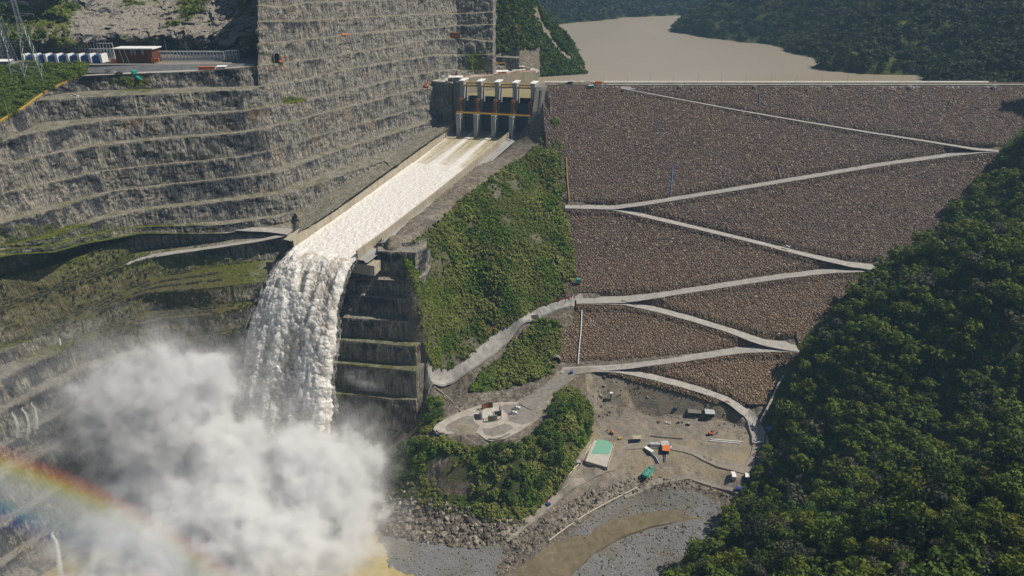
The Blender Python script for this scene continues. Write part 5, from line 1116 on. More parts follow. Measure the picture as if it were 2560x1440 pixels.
b = MB(); b.prism([(-59, 745), (25.5, 796.5), (30, 812), (21, 838), (-60, 838), (-116, 790), (-98, 754), (-80, 739), (-63, 731)], 176, 225.3); tag(b.build('ground', M['rock']), kind='structure')
b = MB(); b.prism([(-45, 737.5), (27, 718.5), (33, 722.5), (33, 730), (-45, 745)], 200, 201); 
# lake surface without the works area
bpy.data.objects.remove(lk)
lk = mk('water', np.array([[x, y, 212] for x, y in [(-52, 739), (22, 719), (30, 728), (7000, 728), (7000, 7000), (-700, 7000), (-700, 1000), (-40, 1000), (-40, 790), (0, 780), (-52, 745)]], float), [list(range(11))], M['lake']); tag(lk, kind='structure')

# ------------------------------------------------------------------ builders of small things
def pickup(loc, rz, label, paint='white', group=None):
    t = thing('pickup_truck', label, 'pickup truck', loc, rz, group)
    b = MB(); b.box((0, 0, .72), (5.3, 1.85, .55)); b.box((1.75, 0, 1.05), (1.6, 1.75, .25)); b.box((-1.6, .88, 1.15), (2.0, .08, .4)); b.box((-1.6, -.88, 1.15), (2.0, .08, .4)); b.box((-2.62, 0, 1.15), (.08, 1.8, .4)); b.build('body', M[paint], t)
    b = MB(); b.box((.15, 0, 1.42), (2.1, 1.65, .75), taper=.78); b.build('cabin', M['glass'], t)
    b = MB(); b.box((.1, 0, 1.84), (1.5, 1.3, .08)); b.build('cab_roof', M[paint], t)
    b = MB(); b.box((-1.55, 0, 1.02), (2.0, 1.6, .06)); b.build('cargo_bed', M['dark'], t)
    for sx in (-1.6, 1.65):
        for sy in (-.9, .9): b = MB(); b.tube([(sx, sy-.12, .4), (sx, sy+.12, .4)], .4, 12); b.build('wheel', M['tyre'], t)
    return t
def excavator(loc, rz, label, paint='orange', s=1.0, reach=1.0):
    t = thing('excavator', label, 'excavator', loc, rz); t.scale = (s, s, s)
    for sy in (-1.1, 1.1): b = MB(); b.box((0, sy, .45), (3.8, .6, .85), taper=.85); b.build('track', M['tyre'], t)
    b = MB(); b.box((-.3, 0, 1.6), (3.2, 2.4, 1.3)); b.box((-1.2, 0, 2.4), (1.2, 2.2, .5)); b.build('body', M[paint], t)
    b = MB(); b.box((.9, .65, 2.5), (1.3, 1.0, 1.6), taper=.85); b.build('cab', M['glass'], t)
    b = MB(); b.tube([(1.0, -.3, 2.0), (2.6, -.3, 4.6), (4.4*reach, -.3, 5.2)], .28, 6); b.tube([(4.4*reach, -.3, 5.2), (5.6*reach, -.3, 2.4)], .2, 6); b.build('boom', M[paint], t)
    b = MB(); b.box((5.5*reach, -.3, 1.9), (.9, 1.0, .8), taper=.7); b.build('bucket', M['dark'], t); return t
def container(loc, rz, label, paint='white', L=6.1, w=2.5, h=2.6, roof=None, name='container', cat='container'):
    t = thing(name, label, cat, loc, rz); b = MB(); b.box((0, 0, h/2), (L, w, h)); 
    for k in range(int(L/.6)): 
        for sy in (-1, 1): b.box((-L/2+.3+k*.6, sy*(w/2+.02), h/2), (.25, .08, h*.9))
    b.build('box_walls', M[paint], t); b = MB(); b.box((0, 0, h+.06), (L+.15, w+.15, .14)); b.build('roof', M[roof or paint], t)
    b = MB(); b.box((L/2+.04, 0, h/2), (.06, w*.8, h*.85)); b.build('door', M['grey'], t); return t
def canopy(loc, rz, label, L=6, w=5, h=3, roof='white', tilt=0, under=None, cat='canopy', name='canopy_shelter'):
    t = thing(name, label, cat, loc, rz)
    for sx in (-1, 1):
        for sy in (-1, 1): b = MB(); b.tube([(sx*L*.45, sy*w*.45, -.6), (sx*L*.45, sy*w*.45, h)], .09, 5); b.build('post', M['steel'], t)
    b = MB(); b.box((0, 0, h+.25), (L, w, .14), tx=tilt); b.box((0, 0, h+.1), (L*.95, .2, .2)); b.build('roof', M[roof], t)
    if under: b = MB(); b.box((0, 0, h*.3), (L*.65, w*.6, h*.62)); b.box((L*.1, w*.1, h*.66), (L*.3, w*.3, h*.12)); b.build('stored_goods', M[under], t)
    return t
def hut(loc, rz, label, L=6, w=4, h=2.8, wall='grey', roof='shade', name='hut', cat='hut'):
    t = thing(name, label, cat, loc, rz); b = MB(); b.box((0, 0, h/2-.3), (L, w, h+.6)); b.build('wall', M[wall], t)
    b = MB(); b.add([(-L/2-.4, -w/2-.5, h), (L/2+.4, -w/2-.5, h), (L/2+.4, w/2+.5, h+.9), (-L/2-.4, w/2+.5, h+.9), (-L/2-.4, -w/2-.5, h-.15), (L/2+.4, -w/2-.5, h-.15), (L/2+.4, w/2+.5, h+.75), (-L/2-.4, w/2+.5, h+.75)], [(0, 1, 2, 3), (7, 6, 5, 4), (0, 4, 5, 1), (1, 5, 6, 2), (2, 6, 7, 3), (3, 7, 4, 0)]); b.build('roof', M[roof], t)
    b = MB(); b.box((L*.2, -w/2-.03, h*.4), (1.0, .08, h*.8)); b.build('door', M['dark'], t)
    b = MB(); b.box((-L*.2, -w/2-.03, h*.55), (1.3, .08, .9)); b.build('window', M['glass'], t); return t
def pole(loc, h, label, name='pole', cat='pole', group=None, arm=False, r=.14, mat='steel', parts=True):
    t = thing(name, label, cat, loc, 0, group); b = MB(); b.tube([(0, 0, -.5), (0, 0, h)], r, 6, r*.6); b.build('post', M[mat], t)
    if arm: b = MB(); b.tube([(0, 0, h-.1), (0, -1.5, h+.2)], .08, 5); b.box((0, -1.8, h+.18), (.3, .8, .14)); b.build('lamp_head', M['grey'], t)
    return t
def pipe(pts, r, label, mat='pipe', name='pipe', cat='pipe', supports=True):
    pts = [np.asarray(p, float) for p in pts]; t = thing(name, label, cat, pts[0]); b = MB(); b.tube([p-pts[0] for p in pts], r, 7); b.build('tube', M[mat], t)
    if supports:
        b = MB(); 
        for a, c in zip(pts[:-1], pts[1:]):
            L = np.linalg.norm(c-a); k = max(int(L/6), 1)
            for i in range(k): q = a+(c-a)*(i+.5)/k-pts[0]; b.box(tuple(q+(0, 0, -r-.25)), (r*2.2, r*2.2, .7))
        b.build('supports', M['greyc'], t)
    return t
G = lambda u, v: ongr(u, v)

# crest furniture
lampu = [1508, 1567, 1624, 1682, 1743, 1802, 1862, 1926, 1988, 2053, 2116, 2182, 2250, 2320, 2390, 2460, 2525]
for i, u in enumerate(lampu):
    P = at_z(u, 213.5, 225.2); P[0] *= 726/P[1]; P[1] = 726; pole(P, 9.0, 'slender street lamp in the row along the dam crest road', 'street_lamp', 'street lamp', 'street lamps along the dam crest', arm=True, r=.16, mat='grey')
for u, lab in ((1700, 'small pale stair housing on the crest edge nearest the spillway'), (1887, 'pale stair housing on the crest edge above the short vertical pipe'), (2075, 'pale stair housing midway along the dam crest edge'), (2275, 'pale stair housing on the crest edge, second from the right'), (2485, 'pale stair housing on the crest edge, rightmost of the row')):
    P = at_y(u, 219, 713.5); t = thing('stair_housing', lab, 'stair', (P[0], 713.5, 220.8), 0, 'stair housings on the crest edge')
    for sx in (-1.1, 1.1): b = MB(); b.box((sx, 0, 1.8), (.5, 3.2, 6.0)); b.build('side_wall', M['white'], t)
    b = MB(); 
    for k in range(8): b.box((0, -1.6+k*.42, -.6+k*.55), (1.8, .5, .3))
    b.build('steps', M['greyc'], t)
cr = lambda u, y=722: (at_y(u, 214, y)[0], y, 225.2)
hut(cr(1425, 722), 0, 'small dark site hut with a wide roof on the left end of the dam crest', 5, 4, 3.4, 'dark', 'greyc')
t = thing('rubble_heap', 'low yellowish heap of rubble beside the dark hut on the crest', 'rubble', cr(1402, 722)); b = MB()
for k in range(40): b.box((rs.normal()*5, rs.normal()*1.2, .4+.8*rs.rand()), (1.1*rs.rand()+.3, 1.0*rs.rand()+.3, .8), rz=rs.rand()*3, tx=rs.rand())
b.build('rubble', M['wood'], t)
container((at_y(1477, 218, 716)[0], 714.5, 222.6), 0, 'blue green container on the crest edge near the spillway', 'aqua', 5, 3, 3.2, 'white')
container(cr(1495, 725), 0, 'long orange container standing on the dam crest', 'orange', 6.5, 2.5, 2.8)
excavator(cr(1453, 724), 2.8, 'small yellow excavator on the dam crest between hut and containers', 'yellow', .8)
container(cr(1514, 722), 1.57, 'tiny orange site box at the start of the dam crest road', 'orange', 2.2, 1.6, 1.8)
# gate deck clutter
D = lambda u, v, z=226.4: at_z(u, v, z)
canopy(D(1140, 203), 0, 'white roofed canopy left of the first gate pier', 15, 8, 4.5, 'white', .08, 'grey')
excavator(D(1126, 203), .3, 'orange excavator with raised boom beside the white canopy left of the gates', 'orange', 1.2)
container(D(1108, 200), .2, 'narrow white cabin against the rock left of the gate deck', 'white', 3, 2.5, 4)
canopy(D(1256, 186), .3, 'white curved canopy over materials on the deck behind the gates', 14, 7, 3.5, 'white', .1, 'rust')
t = thing('gantry_frame', 'yellow steel portal gantry on the deck beside the tunnel mouth', 'gantry', D(1250, 181), .2); b = MB(); b.box((0, 0, 10), (13, 1, 1)); b.build('crossbeam', M['yellow'], t)
for sx in (-6, 6): b = MB(); b.box((sx, 0, 5), (.9, .9, 10)); b.build('leg', M['yellow'], t)
t = thing('storage_silo', 'tall dark green silo standing on the deck behind the gates', 'silo', D(1291, 175)); b = MB(); b.tube([(0, 0, 0), (0, 0, 13)], 2.6, 16); b.build('tank', M['green'], t); b = MB(); b.tube([(0, 0, 13), (0, 0, 14)], 2.7, 16, .6); b.build('lid', M['grey'], t)
t = thing('storage_silo', 'black slim silo left of the green silo on the deck', 'silo', D(1275, 175)); b = MB(); b.tube([(0, 0, 0), (0, 0, 10)], 1.3, 12); b.build('tank', M['dark'], t)
canopy(D(1283, 174), .2, 'white tent between the black and green silos', 7, 6, 3.5, 'white'); canopy(D(1304, 174), .2, 'white tent just right of the green silo', 7, 6, 3.5, 'white')
excavator(D(1309, 177), 2.5, 'yellow and red digger near the right end of the gate deck', 'yellow', 1.0)
canopy(D(1297, 181), .3, 'low flat white canopy along the edge of the gate deck', 16, 5, 2.4, 'white')
container(D(1320, 176), .4, 'pale grey cabin at the far right end of the gate deck', 'grey', 5, 3, 3)
def tunnel(P, rz, w, h, label, face='rock', depth=6):
    t = thing('tunnel_portal', label, 'tunnel', P, rz); n = 12; out = []; 
    arc = [(w/2*math.cos(a), max(0, h-w/2)+w/2*math.sin(a)) for a in np.linspace(0, math.pi, n)]; arc = [(w/2, -1)]+arc+[(-w/2, -1)]
    arc2 = [(x*1.18, z*1.10) for x, z in arc]; m = len(arc); V = []
    for (x, z), (x2, z2) in zip(arc, arc2): V += [(x, -.8, z), (x2, -.8, z2), (x2, depth, z2), (x, depth, z)]
    F_ = []
    for k in range(m-1):
        a, c = 4*k, 4*(k+1); F_ += [(a, c, c+1, a+1), (a+1, c+1, c+2, a+2), (a+3, c+3, c, a)]
    mk('portal_lining', np.array(V), F_, M['dkconc'], t)
    V = [(x, -.3, z) for x, z in arc]; mk('dark_sheet', np.array(V), [list(range(m))[::-1]], M['black'], t); return t  # flat black sheet stands for the darkness inside the tunnel
P = at_z(1245, 168, 226.8); P[1] -= 2; tunnel(P, .15, 9, 11, 'dark tunnel mouth in the rock face behind the gate deck')
P = G(1390, 908); tunnel(P+np.array([0, 0, -.3]), -.1, 6.0, 6.0, 'dark arched tunnel portal at the foot of the rock bank left of the dam toe', depth=3)
def mb(k, u, dy=0): p = PsM[k][int(np.clip(5+(u-642)/1.5, 5, len(PsM[k])-1))].copy(); p[1] += dy; return p
P = mb(5, 690, 3.2); tunnel(P, .9, 5, 8, 'small dark adit mouth on the bench beside the orange machine')
excavator(mb(5, 701, 1.2)+(0, 0, .2), 1.0, 'small orange machine parked on a bench beside the adit mouth', 'orange', .9)
def bench(u, v, z, dy=0): p = at_z(u, v, z); p[1] += dy; return p
container(mb(5, 1136, 2.5)+(0, 0, .2), .3, 'dark red container high on a bench above the gates', 'rust', 13, 3, 6)
excavator(mb(8, 1065, 1.5)+(0, 0, .2), .9, 'orange machine on the bench left of the gate deck', 'orange', 1.1)
pipe([mb(4, 855, .5)+(0, 0, .7), mb(4, 872, .5)+(0, 0, .7)], .7, 'short orange pipe lying on a high bench', 'orange')
# switchyard
yd = lambda u, v=157: at_z(u, v, 266.8)
for i in range(8):
    P = yd(62+27.6*i, 157); t = thing('fire_wall', 'pale blast wall standing between blue transformers', 'wall', P, 0, 'blast walls in the transformer row'); b = MB(); b.box((0, 4, 3.3), (1.9, 9, 6.6)); b.build('wall_slab', M['white'], t)
for i in range(7):
    P = yd(76+27.6*i, 157); t = thing('transformer', 'bright blue transformer in its bay in the switchyard row', 'transformer', P, 0, 'blue transformers in the switchyard'); 
    b = MB(); b.box((0, 3, 2.7), (5.4, 5, 5.2)); b.build('tank', M['blue'], t); b = MB(); b.tube([(-1.4, 2.4, 5.6), (1.4, 2.4, 5.6)], .6, 8); b.build('expansion_vessel', M['blue'], t)
    b = MB(); 
    for k in range(3): b.tube([(-1.2+k*1.2, 4, 4.6), (-1.3+k*1.3, 4, 7.0)], .2, 6, .1)
    b.build('bushing', M['grey'], t); b = MB(); 
    for k in range(6): b.box((-1.7+k*.68, 1.2, 2.2), (.25, 1.0, 3.2))
    b.build('radiator', M['blue'], t)
t = thing('control_building', 'brown clad control building with pale flat roof in the switchyard', 'building', yd(337, 157)); b = MB(); b.box((0, 8, 5), (30, 14, 10.4)); b.build('wall', M['brown'], t)
b = MB(); b.box((0, 8, 10.6), (33, 16, .8)); b.build('roof', M['white'], t); b = MB(); b.box((13.5, .8, 4.5), (3.4, .3, 8.8)); b.build('corner_panel', M['rust'], t); b = MB(); b.box((17, 0, 2), (6, 1.2, 3)); b.box((-16.5, 0, 1.6), (4, 1.2, 2.4)); b.build('safety_barrier', M['orange'], t)
for k, x in enumerate((-9, -5)): b = MB(); b.tube([(x, .6, 0), (x-1.5, .6, 10)], .22, 5); b.build('downpipe', M['white'], t)
for k, x in enumerate((-1, 1.6, 8)): b = MB(); b.box((x, .7, 8), (1.5, .6, 4)); b.build('roof_duct', M['steel'], t)
def rack(u0, u1, v, h, label, rows=2):
    A = yd(u0, v); B = yd(u1, v); L = np.linalg.norm(B-A); t = thing('switchgear_rack', label, 'switchgear', A, math.atan2(B[1]-A[1], B[0]-A[0])); n = int(L/2.6)
    b = MB(); 
    for r_ in range(rows): b.box((L/2, 2+r_*5, h), (L, .6, .5)); b.box((L/2, 2+r_*5, h*.62), (L, .25, .25))
    b.build('busbar', M['white'], t)
    for r_ in range(rows):
        b = MB()
        for k in range(n+1): x = k*L/n; b.box((x, 2+r_*5, h/2), (.35, .35, h)); 
        b.build('support_frame', M['white'], t); b = MB()
        for k in range(n*2): x = (k+.5)*L/n/2; b.tube([(x, 1.2+r_*5, .3), (x, 1.2+r_*5, h*.55)], .38, 6, .2)
        b.build('insulator', M['steel'], t)
rack(386, 560, 153, 7.0, 'long white switchgear rack right of the brown control building'); rack(564, 592, 152, 7.5, 'short separate white switchgear rack at the right end of the switchyard'); rack(228, 286, 150, 8.5, 'white switchgear rack between the transformers and the brown building', 1); rack(130, 285, 143, 11, 'long white busbar rack rising behind the blue transformers', 1)
def pylon(P, h, w, label, rz=0.0):
    t = thing('lattice_pylon', label, 'pylon', P, rz); b = MB(); n = 9
    for k in range(n):
        z0, z1 = h*k/n, h*(k+1)/n; w0 = w*(1-.82*min(1, k/n*1.35)); w1 = w*(1-.82*min(1, (k+1)/n*1.35)); r_ = .17
        c0 = [(sx*w0/2, sy*w0/2, z0) for sx, sy in ((-1, -1), (1, -1), (1, 1), (-1, 1))]; c1 = [(sx*w1/2, sy*w1/2, z1) for sx, sy in ((-1, -1), (1, -1), (1, 1), (-1, 1))]
        for j in range(4): b.tube([c0[j], c1[j]], r_, 4, cap=False); b.tube([c0[j], c1[(j+1) % 4]], .09, 3, cap=False); b.tube([c0[(j+1) % 4], c1[j]], .09, 3, cap=False); b.tube([c1[j], c1[(j+1) % 4]], .09, 3, cap=False)
    b.build('tower', M['steel'], t)
    for k, z in enumerate((.66, .8, .93)):
        b = MB(); L = w*(.95-.16*k)
        for s_ in (-1, 1): b.tube([(0, 0, h*z+1.2), (s_*L, 0, h*z)], .11, 4); b.tube([(0, 0, h*z-1.4), (s_*L, 0, h*z)], .11, 4); b.tube([(s_*L, 0, h*z), (s_*L, 0, h*z-1.8)], .12, 4)
        b.build('crossarm', M['steel'], t)
pylon(at_z(95, 211, 256.5), 62, 13, 'tall grey lattice pylon rising from the green shoulder at the top left', .3)
pylon(at_z(52, 212, 256.5), 46, 10, 'smaller lattice pylon left of the tall one on the green shoulder', .5)
pylon(yd(20, 150), 34, 9, 'lattice pylon at the far left edge behind the small shed', .1); pylon(yd(602, 142), 16, 5, 'short lattice tower at the right end of the switchyard', .2)
for i, u in enumerate((100, 118, 137, 160, 182, 205, 228, 252, 272, 392, 419, 470, 512, 545)):
    pole(yd(u, 141 if u < 300 else 139), 15 if u < 300 else 13, 'thin grey mast among the row behind the switchyard', 'mast', 'mast', 'masts behind the switchyard', r=.18, mat='steel')
hut(yd(14, 162), 0, 'low white roofed shed at the left edge of the switchyard pad', 11, 6, 3.0, 'grey', 'white')
container(at_z(519, 176.5, 262.6), 0, 'long orange container on the road below the switchyard', 'orange', 13, 2.6, 2.9); canopy(at_z(556, 175, 262.6), 0, 'white tent beside the long orange container', 8, 5, 2.8, 'white', .1, 'dkblue')
canopy(at_z(272, 184, 262.6), 0, 'dark canopy on the road below the switchyard', 5, 4, 2.5, 'dark', 0, 'grey')
pickup(at_z(282, 184, 262.8), .1, 'white pickup on the road below the switchyard next to the dark canopy'); pickup(at_z(298, 185.5, 262.8), .1, 'dark pickup on the road below the switchyard', 'dark')
pickup(bench(186, 244, 250.4, 1), .15, 'white van-like pickup parked on the upper left bench')
# teal fabric chute
t = thing('fabric_chute', 'teal fabric debris chute hanging down the rock cut below the switchyard road', 'chute', at_z(335, 182, 262.8)); o0 = at_z(335, 182, 262.8); b = MB()
pts = [at_z(335, 182, 263)-o0, at_z(341, 188, 261)-o0+(0, -2, 0), at_z(352, 194, 259.5)-o0+(0, -3, 0), at_z(366, 203, 256.0)-o0+(0, -3, 0), at_z(378, 213, 251.5)-o0+(0, -2, 0)]; b.tube(pts, 1.5, 8, .8)
b.build('main_hose', M['teal'], t); b = MB(); b.tube([at_z(358, 187, 261)-o0+(0, -1, 0), at_z(364, 199, 257.3)-o0+(0, -3, 0), at_z(371, 207, 254.3)-o0+(0, -3, 0)], .6, 6); b.build('branch_hose', M['teal'], t)
b = MB(); b.tube([at_z(334, 180.5, 263.6)-o0, at_z(338, 183, 263)-o0], 2.0, 8); b.build('hopper', M['teal'], t)
# yellow fence on the shoulder edge
es = np.arange(-60, 206, 4.0); e_v = xinterp(es, edge[0], edge[1]); e_z = xinterp(es, edge[0], edge[2]); t = thing('safety_fence', 'yellow safety fence following the top edge of the left rock cut', 'fence', (0, 0, 0)); PP = at_z(es, e_v, e_z)
V = [p+(0, 0, d) for p in PP for d in (0, 1.5)]; n_ = len(PP); mk('mesh_panel', np.array(V+[v+np.array([0, .12, 0]) for v in V]), [(2*i, 2*i+2, 2*i+3, 2*i+1) for i in range(n_-1)]+[(2*n_+2*i+1, 2*n_+2*i+3, 2*n_+2*i+2, 2*n_+2*i) for i in range(n_-1)]+[(2*i+1, 2*i+3, 2*n_+2*i+3, 2*n_+2*i+1) for i in range(n_-1)], M['yellow'], t)
b = MB(); [b.tube([p-(0, 0, .4), p+(0, 0, 1.8)], .1, 4) for p in PP[::2]]; b.build('fence_posts', M['ochre'], t)
pole(at_z(25, 298, 247.5), 13, 'thin pale utility pole beside the yellow fence at the left edge', r=.2, mat='wood')

# dam face pipes and road things
def dface(u, v, off=1.0): p = dam(u, v); return p+np.array([0, -.55, .84])*off
pipe([dface(1898, 234), dface(1898, 268)], .28, 'short blue grey pipe high on the dam face below the crest', 'bluepipe')
pipe([dface(1682, 416), dface(1679, 455), dface(1676, 488)], .35, 'pale blue pipe down the dam face ending at the second zigzag road', 'bluepipe')
pipe([dface(1940, 412), dface(1945, 425), dface(1951, 445)], .32, 'bent grey pipe on the dam face above the second zigzag road', 'steel')
pipe([dface(1955, 461), dface(1957, 478)], .5, 'short ochre pipe stub just under the second zigzag road', 'ochre')
pipe([dface(1415, 396), dface(1418, 450), dface(1423, 506)], .55, 'ochre pipe down the left edge of the dam face to the first left hairpin', 'ochre')
pipe([dface(1455, 770, 1.3), dface(1452, 830, 1.3), dface(1446, 890, 1.3), G(1445, 913)+(0, 0, .6)], .4, 'long pale pipe down the lower left edge of the dam face', 'white')
pole(dface(1450, 522), 6, 'thin pole on the first left hairpin of the dam road'); pole(G(1452, 758), 11, 'left pole of the pair where the abutment road meets the dam'); pole(dface(1484, 756), 13, 'right pole of the pair where the abutment road meets the dam')
pole(dface(2446, 382), 5, 'thin pole by the upper right hairpin'); pole(dface(1543, 915), 12, 'tall pole at the lowest left hairpin fork'); pole(dface(2025, 856, 2), 12, 'pole standing at the lower right hairpin')
pole(G(1787, 1012), 12, 'pole beside the toe road above the grey hut'); pole(G(1868, 1062), 12, 'pole near the rock pile by the toe road'); pole(G(1612, 1112), 14, 'pole in the work yard beside the beige canopy'); pole(G(1570, 1015), 10, 'thin pole on the grey slope of the work yard'); pole(G(1265, 850), 8, 'wooden pole beside the abutment road', mat='wood')
pole(G(1355, 992), 9, 'lamp pole where the terrace road widens', arm=True); pole(G(1378, 975), 9, 'lamp pole beside the terrace access road', arm=True)
P = dface(1965, 621, 1.4); pickup(P, math.atan2(dam(2000, 634)[1]-dam(1900, 608)[1], dam(2000, 634)[0]-dam(1900, 608)[0]), 'white car driving on the third zigzag road of the dam')
container(dface(1446, 709, 1.5), .2, 'small teal box at the left edge of the dam above the road', 'aqua', 3.2, 2.4, 3.4)
container(dface(2205, 664, 2), .4, 'small dark shelter on the right hairpin pad of the third road', 'grey', 3.5, 2.2, 2.2, 'bluepipe')
container(dface(2016, 884, 1.6), -.2, 'low white shelter below the lower right hairpin', 'white', 5, 2, 1.6, 'bluepipe')
t = thing('guard_rail', 'dark metal guard rail at the fork of the second left hairpin', 'guard rail', dface(1553, 756, 1.6)); q = [dface(u, v, 1.9)-dface(1553, 756, 1.6) for u, v in ((1553, 756), (1575, 760), (1592, 765))]; b = MB(); b.tube([p+np.array([0, 0, .6]) for p in q], .35, 5); b.build('rail', M['dark'], t); b = MB(); [b.box(tuple(p), (.3, .3, 1.8)) for p in q]; b.build('rail_posts', M['grey'], t)
# drainage channel along the right toe
cp = [(1984, 884), (1986, 893), (1975, 914), (1962, 936), (1944, 962), (1931, 992), (1917, 1020), (1903, 1048), (1899, 1058)]
cpts = [dface(u, v, 2.2) for u, v in cp]; t = thing('drainage_channel', 'pale concrete drainage channel running down the right toe of the dam', 'channel', cpts[0]); b = MB(); b.tube([p-cpts[0] for p in cpts], .85, 6); b.build('channel_wall', M['paleconc'], t)
cpts = [G(u, v)+(0, 0, .6) for u, v in [(1902, 1062), (1915, 1085), (1910, 1110), (1890, 1140), (1888, 1175), (1893, 1195)]]; pipe(cpts, .5, 'dark pipe along the foot of the forest at the right of the work yard', 'dark')
# ------------------------------------------------------------------ work yard
canopy(G(1843, 1003), .5, 'white roofed shelter beside the toe road', 5.5, 4.5, 3.0, 'white', .12)
hut(G(1773, 1037), -.08, 'dark walled hut with pale blue tin roof on the yard ledge', 6.5, 4.5, 2.6, 'dark', 'shade'); hut(G(1735, 1034), -.1, 'long low hut with weathered dark roof left of the pale roofed hut', 9, 3.5, 1.8, 'dark', 'dkconc')
t = thing('valve_tower', 'thin tower with a white box on top on the grey slope', 'tower', G(1527, 1000)); b = MB(); b.tube([(0, 0, -1), (0, 0, 5)], .7, 8); b.build('shaft', M['dkconc'], t); b = MB(); b.box((0, 0, 5.8), (2.3, 2.0, 1.7)); b.build('cabin', M['white'], t)
t = thing('ring_tank', 'round dark blue ring tank on the grey slope', 'tank', G(1690, 1022)); V = []; n_ = 24
for k in range(n_):
    a = 2*math.pi*k/n_; 
    for r_, z in ((1.5, 0), (1.5, 1.2), (1.15, 1.2), (1.15, .1)): V.append((r_*math.cos(a), r_*math.sin(a), z))
mk('rim', np.array(V), [(4*k+j, 4*((k+1) % n_)+j, 4*((k+1) % n_)+j+1, 4*k+j+1) for k in range(n_) for j in range(3)], M['dkblue'], t); b = MB(); b.tube([(0, 0, 0), (0, 0, .4)], 1.15, 24); b.build('tank_water', M['dkblue'], t)
canopy(G(1592, 1102), .05, 'beige roofed shelter with blue drums under it', 7.2, 4.2, 3.0, 'conc', 0, 'blue')
container(G(1637, 1116), -.05, 'pale container in the middle of the yard huts', 'white', 7, 2.6, 2.6, 'shade'); container(G(1622, 1130), -.85, 'grey roofed container set diagonally below the pale one', 'grey', 7, 2.4, 2.4, 'white')
hut(G(1661, 1116), .1, 'pale roofed hut between the white container and the orange roof', 5.0, 3, 2.6, 'grey', 'paleconc'); hut(G(1664, 1128), -.2, 'hut with a bright orange roof in the yard', 4.6, 5, 2.6, 'dark', 'orange')
t = thing('water_tank', 'small blue water tank on a white stand right of the yard huts', 'tank', G(1673, 1117)); b = MB(); b.tube([(0, 0, .4), (0, 0, 2.1)], .9, 12); b.build('tank', M['blue'], t); b = MB(); b.box((0, 0, .1), (3.0, 2.6, .7)); b.build('stand', M['white'], t)
for nm, pts_, lab in (('left', [(1628, 1137), (1638, 1146), (1645, 1160)], 'bent pair of dark pipes running down from the grey container'), ('right', [(1663, 1138), (1662, 1156)], 'straight pair of dark pipes below the orange roofed hut')):
    p_ = [G(u, v)+(0, 0, .5) for u, v in pts_]; t = thing('pipe_pair', lab, 'pipe', p_[0]); 
    for d in (-.7, .7): b = MB(); b.tube([p-p_[0]+np.array([d, 0, 0]) for p in p_], .35, 6); b.build('tube', M['dark'] if d < 0 else M['steel'], t)
# green settling pond
pc = [(1497, 1092), (1535, 1099), (1524, 1136), (1478, 1135)]; zc = 18.7; PPp = [at_z(u, v, zc) for u, v in pc]; pc2 = [(1490, 1086), (1541, 1094), (1519, 1168), (1464, 1152)]; PQ = [at_z(u, v, zc+.5) for u, v in pc2]
t = thing('settling_pond', 'rectangular pond of turquoise water with a dried grey end', 'pond', (0, 0, 0)); c_ = np.mean([p[:2] for p in PQ], 0)
b = MB(); b.prism([tuple(p[:2]) for p in PQ][::-1], zc-5, zc+.1); b.build('pond_bed', M['paleconc'], t)
b = MB(); b.prism([tuple(p[:2]) for p in PPp][::-1], zc+.05, zc+.25); b.build('pond_water', M['pond'], t)
b = MB(); [b.tube([PQ[i]+(0, 0, -.2), PQ[(i+1) % 4]+(0, 0, -.2)], .45, 5) for i in range(4)]; b.build('pond_rim', M['conc'], t)
# turquoise open tank
P = G(1622, 1182); t = thing('open_steel_tank', 'long open turquoise steel tank lying tilted by the rubble bank', 'tank', P+(0, 0, .5), .93); L, w, h = 13.5, 4.0, 2.0
b = MB(); b.box((0, 0, .1), (L, w, .2)); b.build('tank_floor', M['aqua'], t)
for n2, c_, d_ in (('side', (0, w/2, h/2), (L, .2, h)), ('side', (0, -w/2, h/2), (L, .2, h)), ('end', (L/2, 0, h/2), (.2, w, h)), ('end', (-L/2, 0, h/2), (.2, w, h))): b = MB(); b.box(c_, d_); b.build(n2+'_panel', M['teal'], t)
for x in (-3.4, 0, 3.4): b = MB(); b.box((x, 0, h*.75), (.5, w, .3)); b.box((x, w*.3, h*.8), (.7, .8, .5)); b.build('cross_brace', M['aqua'], t)
b = MB(); b.box((0, 0, .25), (L*.95, w*.9, .3)); b.build('tank_water', M['pond'], t)
container(G(1833, 1194), 1.5, 'white container standing near the forest edge', 'white', 5.5, 2.6, 2.8); container(G(1867, 1196), 1.3, 'blue container with white end at the forest edge', 'blue', 4.5, 2.6, 2.8, 'white')
container(G(1848, 1226), -.1, 'blue tarpaulin covered box half hidden by the forest', 'dkblue', 4.5, 2.4, 1.8); canopy(G(1925, 1077), .3, 'bright blue tarpaulin shelter in the shade at the forest edge', 6, 3.5, 2.2, 'bluepipe', .1, 'dkblue')
container(G(1878, 1068), .5, 'tiny blue box beside the toe road bend', 'blue', 1.6, 1.2, 1.2); container(G(1428, 935), .3, 'small blue box at the fork of the terrace road', 'blue', 2, 1.8, 2.2)
excavator(G(1530, 1084), 2.6, 'orange digger near the turquoise pond', 'orange', .75); excavator(G(1776, 1087), .1, 'orange and black digger by the white pipes', 'orange', .9)
container(G(1550, 1098), .2, 'small yellow bin at the corner of the pond', 'yellow', 2.2, 1.6, 1.1); container(G(1445, 1160), .1, 'small grey topped box on the bank left of the pond', 'dark', 3.2, 2.6, 2.2, 'shade')
t = thing('dark_bin', 'low dark round bin on the flat yard ground', 'bin', G(1721, 1062)); b = MB(); b.tube([(0, 0, 0), (0, 0, 1.5)], 1.3, 10, 1.1); b.build('drum', M['dark'], t); b = MB(); b.tube([(0, 0, 1.5), (0, 0, 1.7)], 1.15, 10); b.build('lid', M['grey'], t)
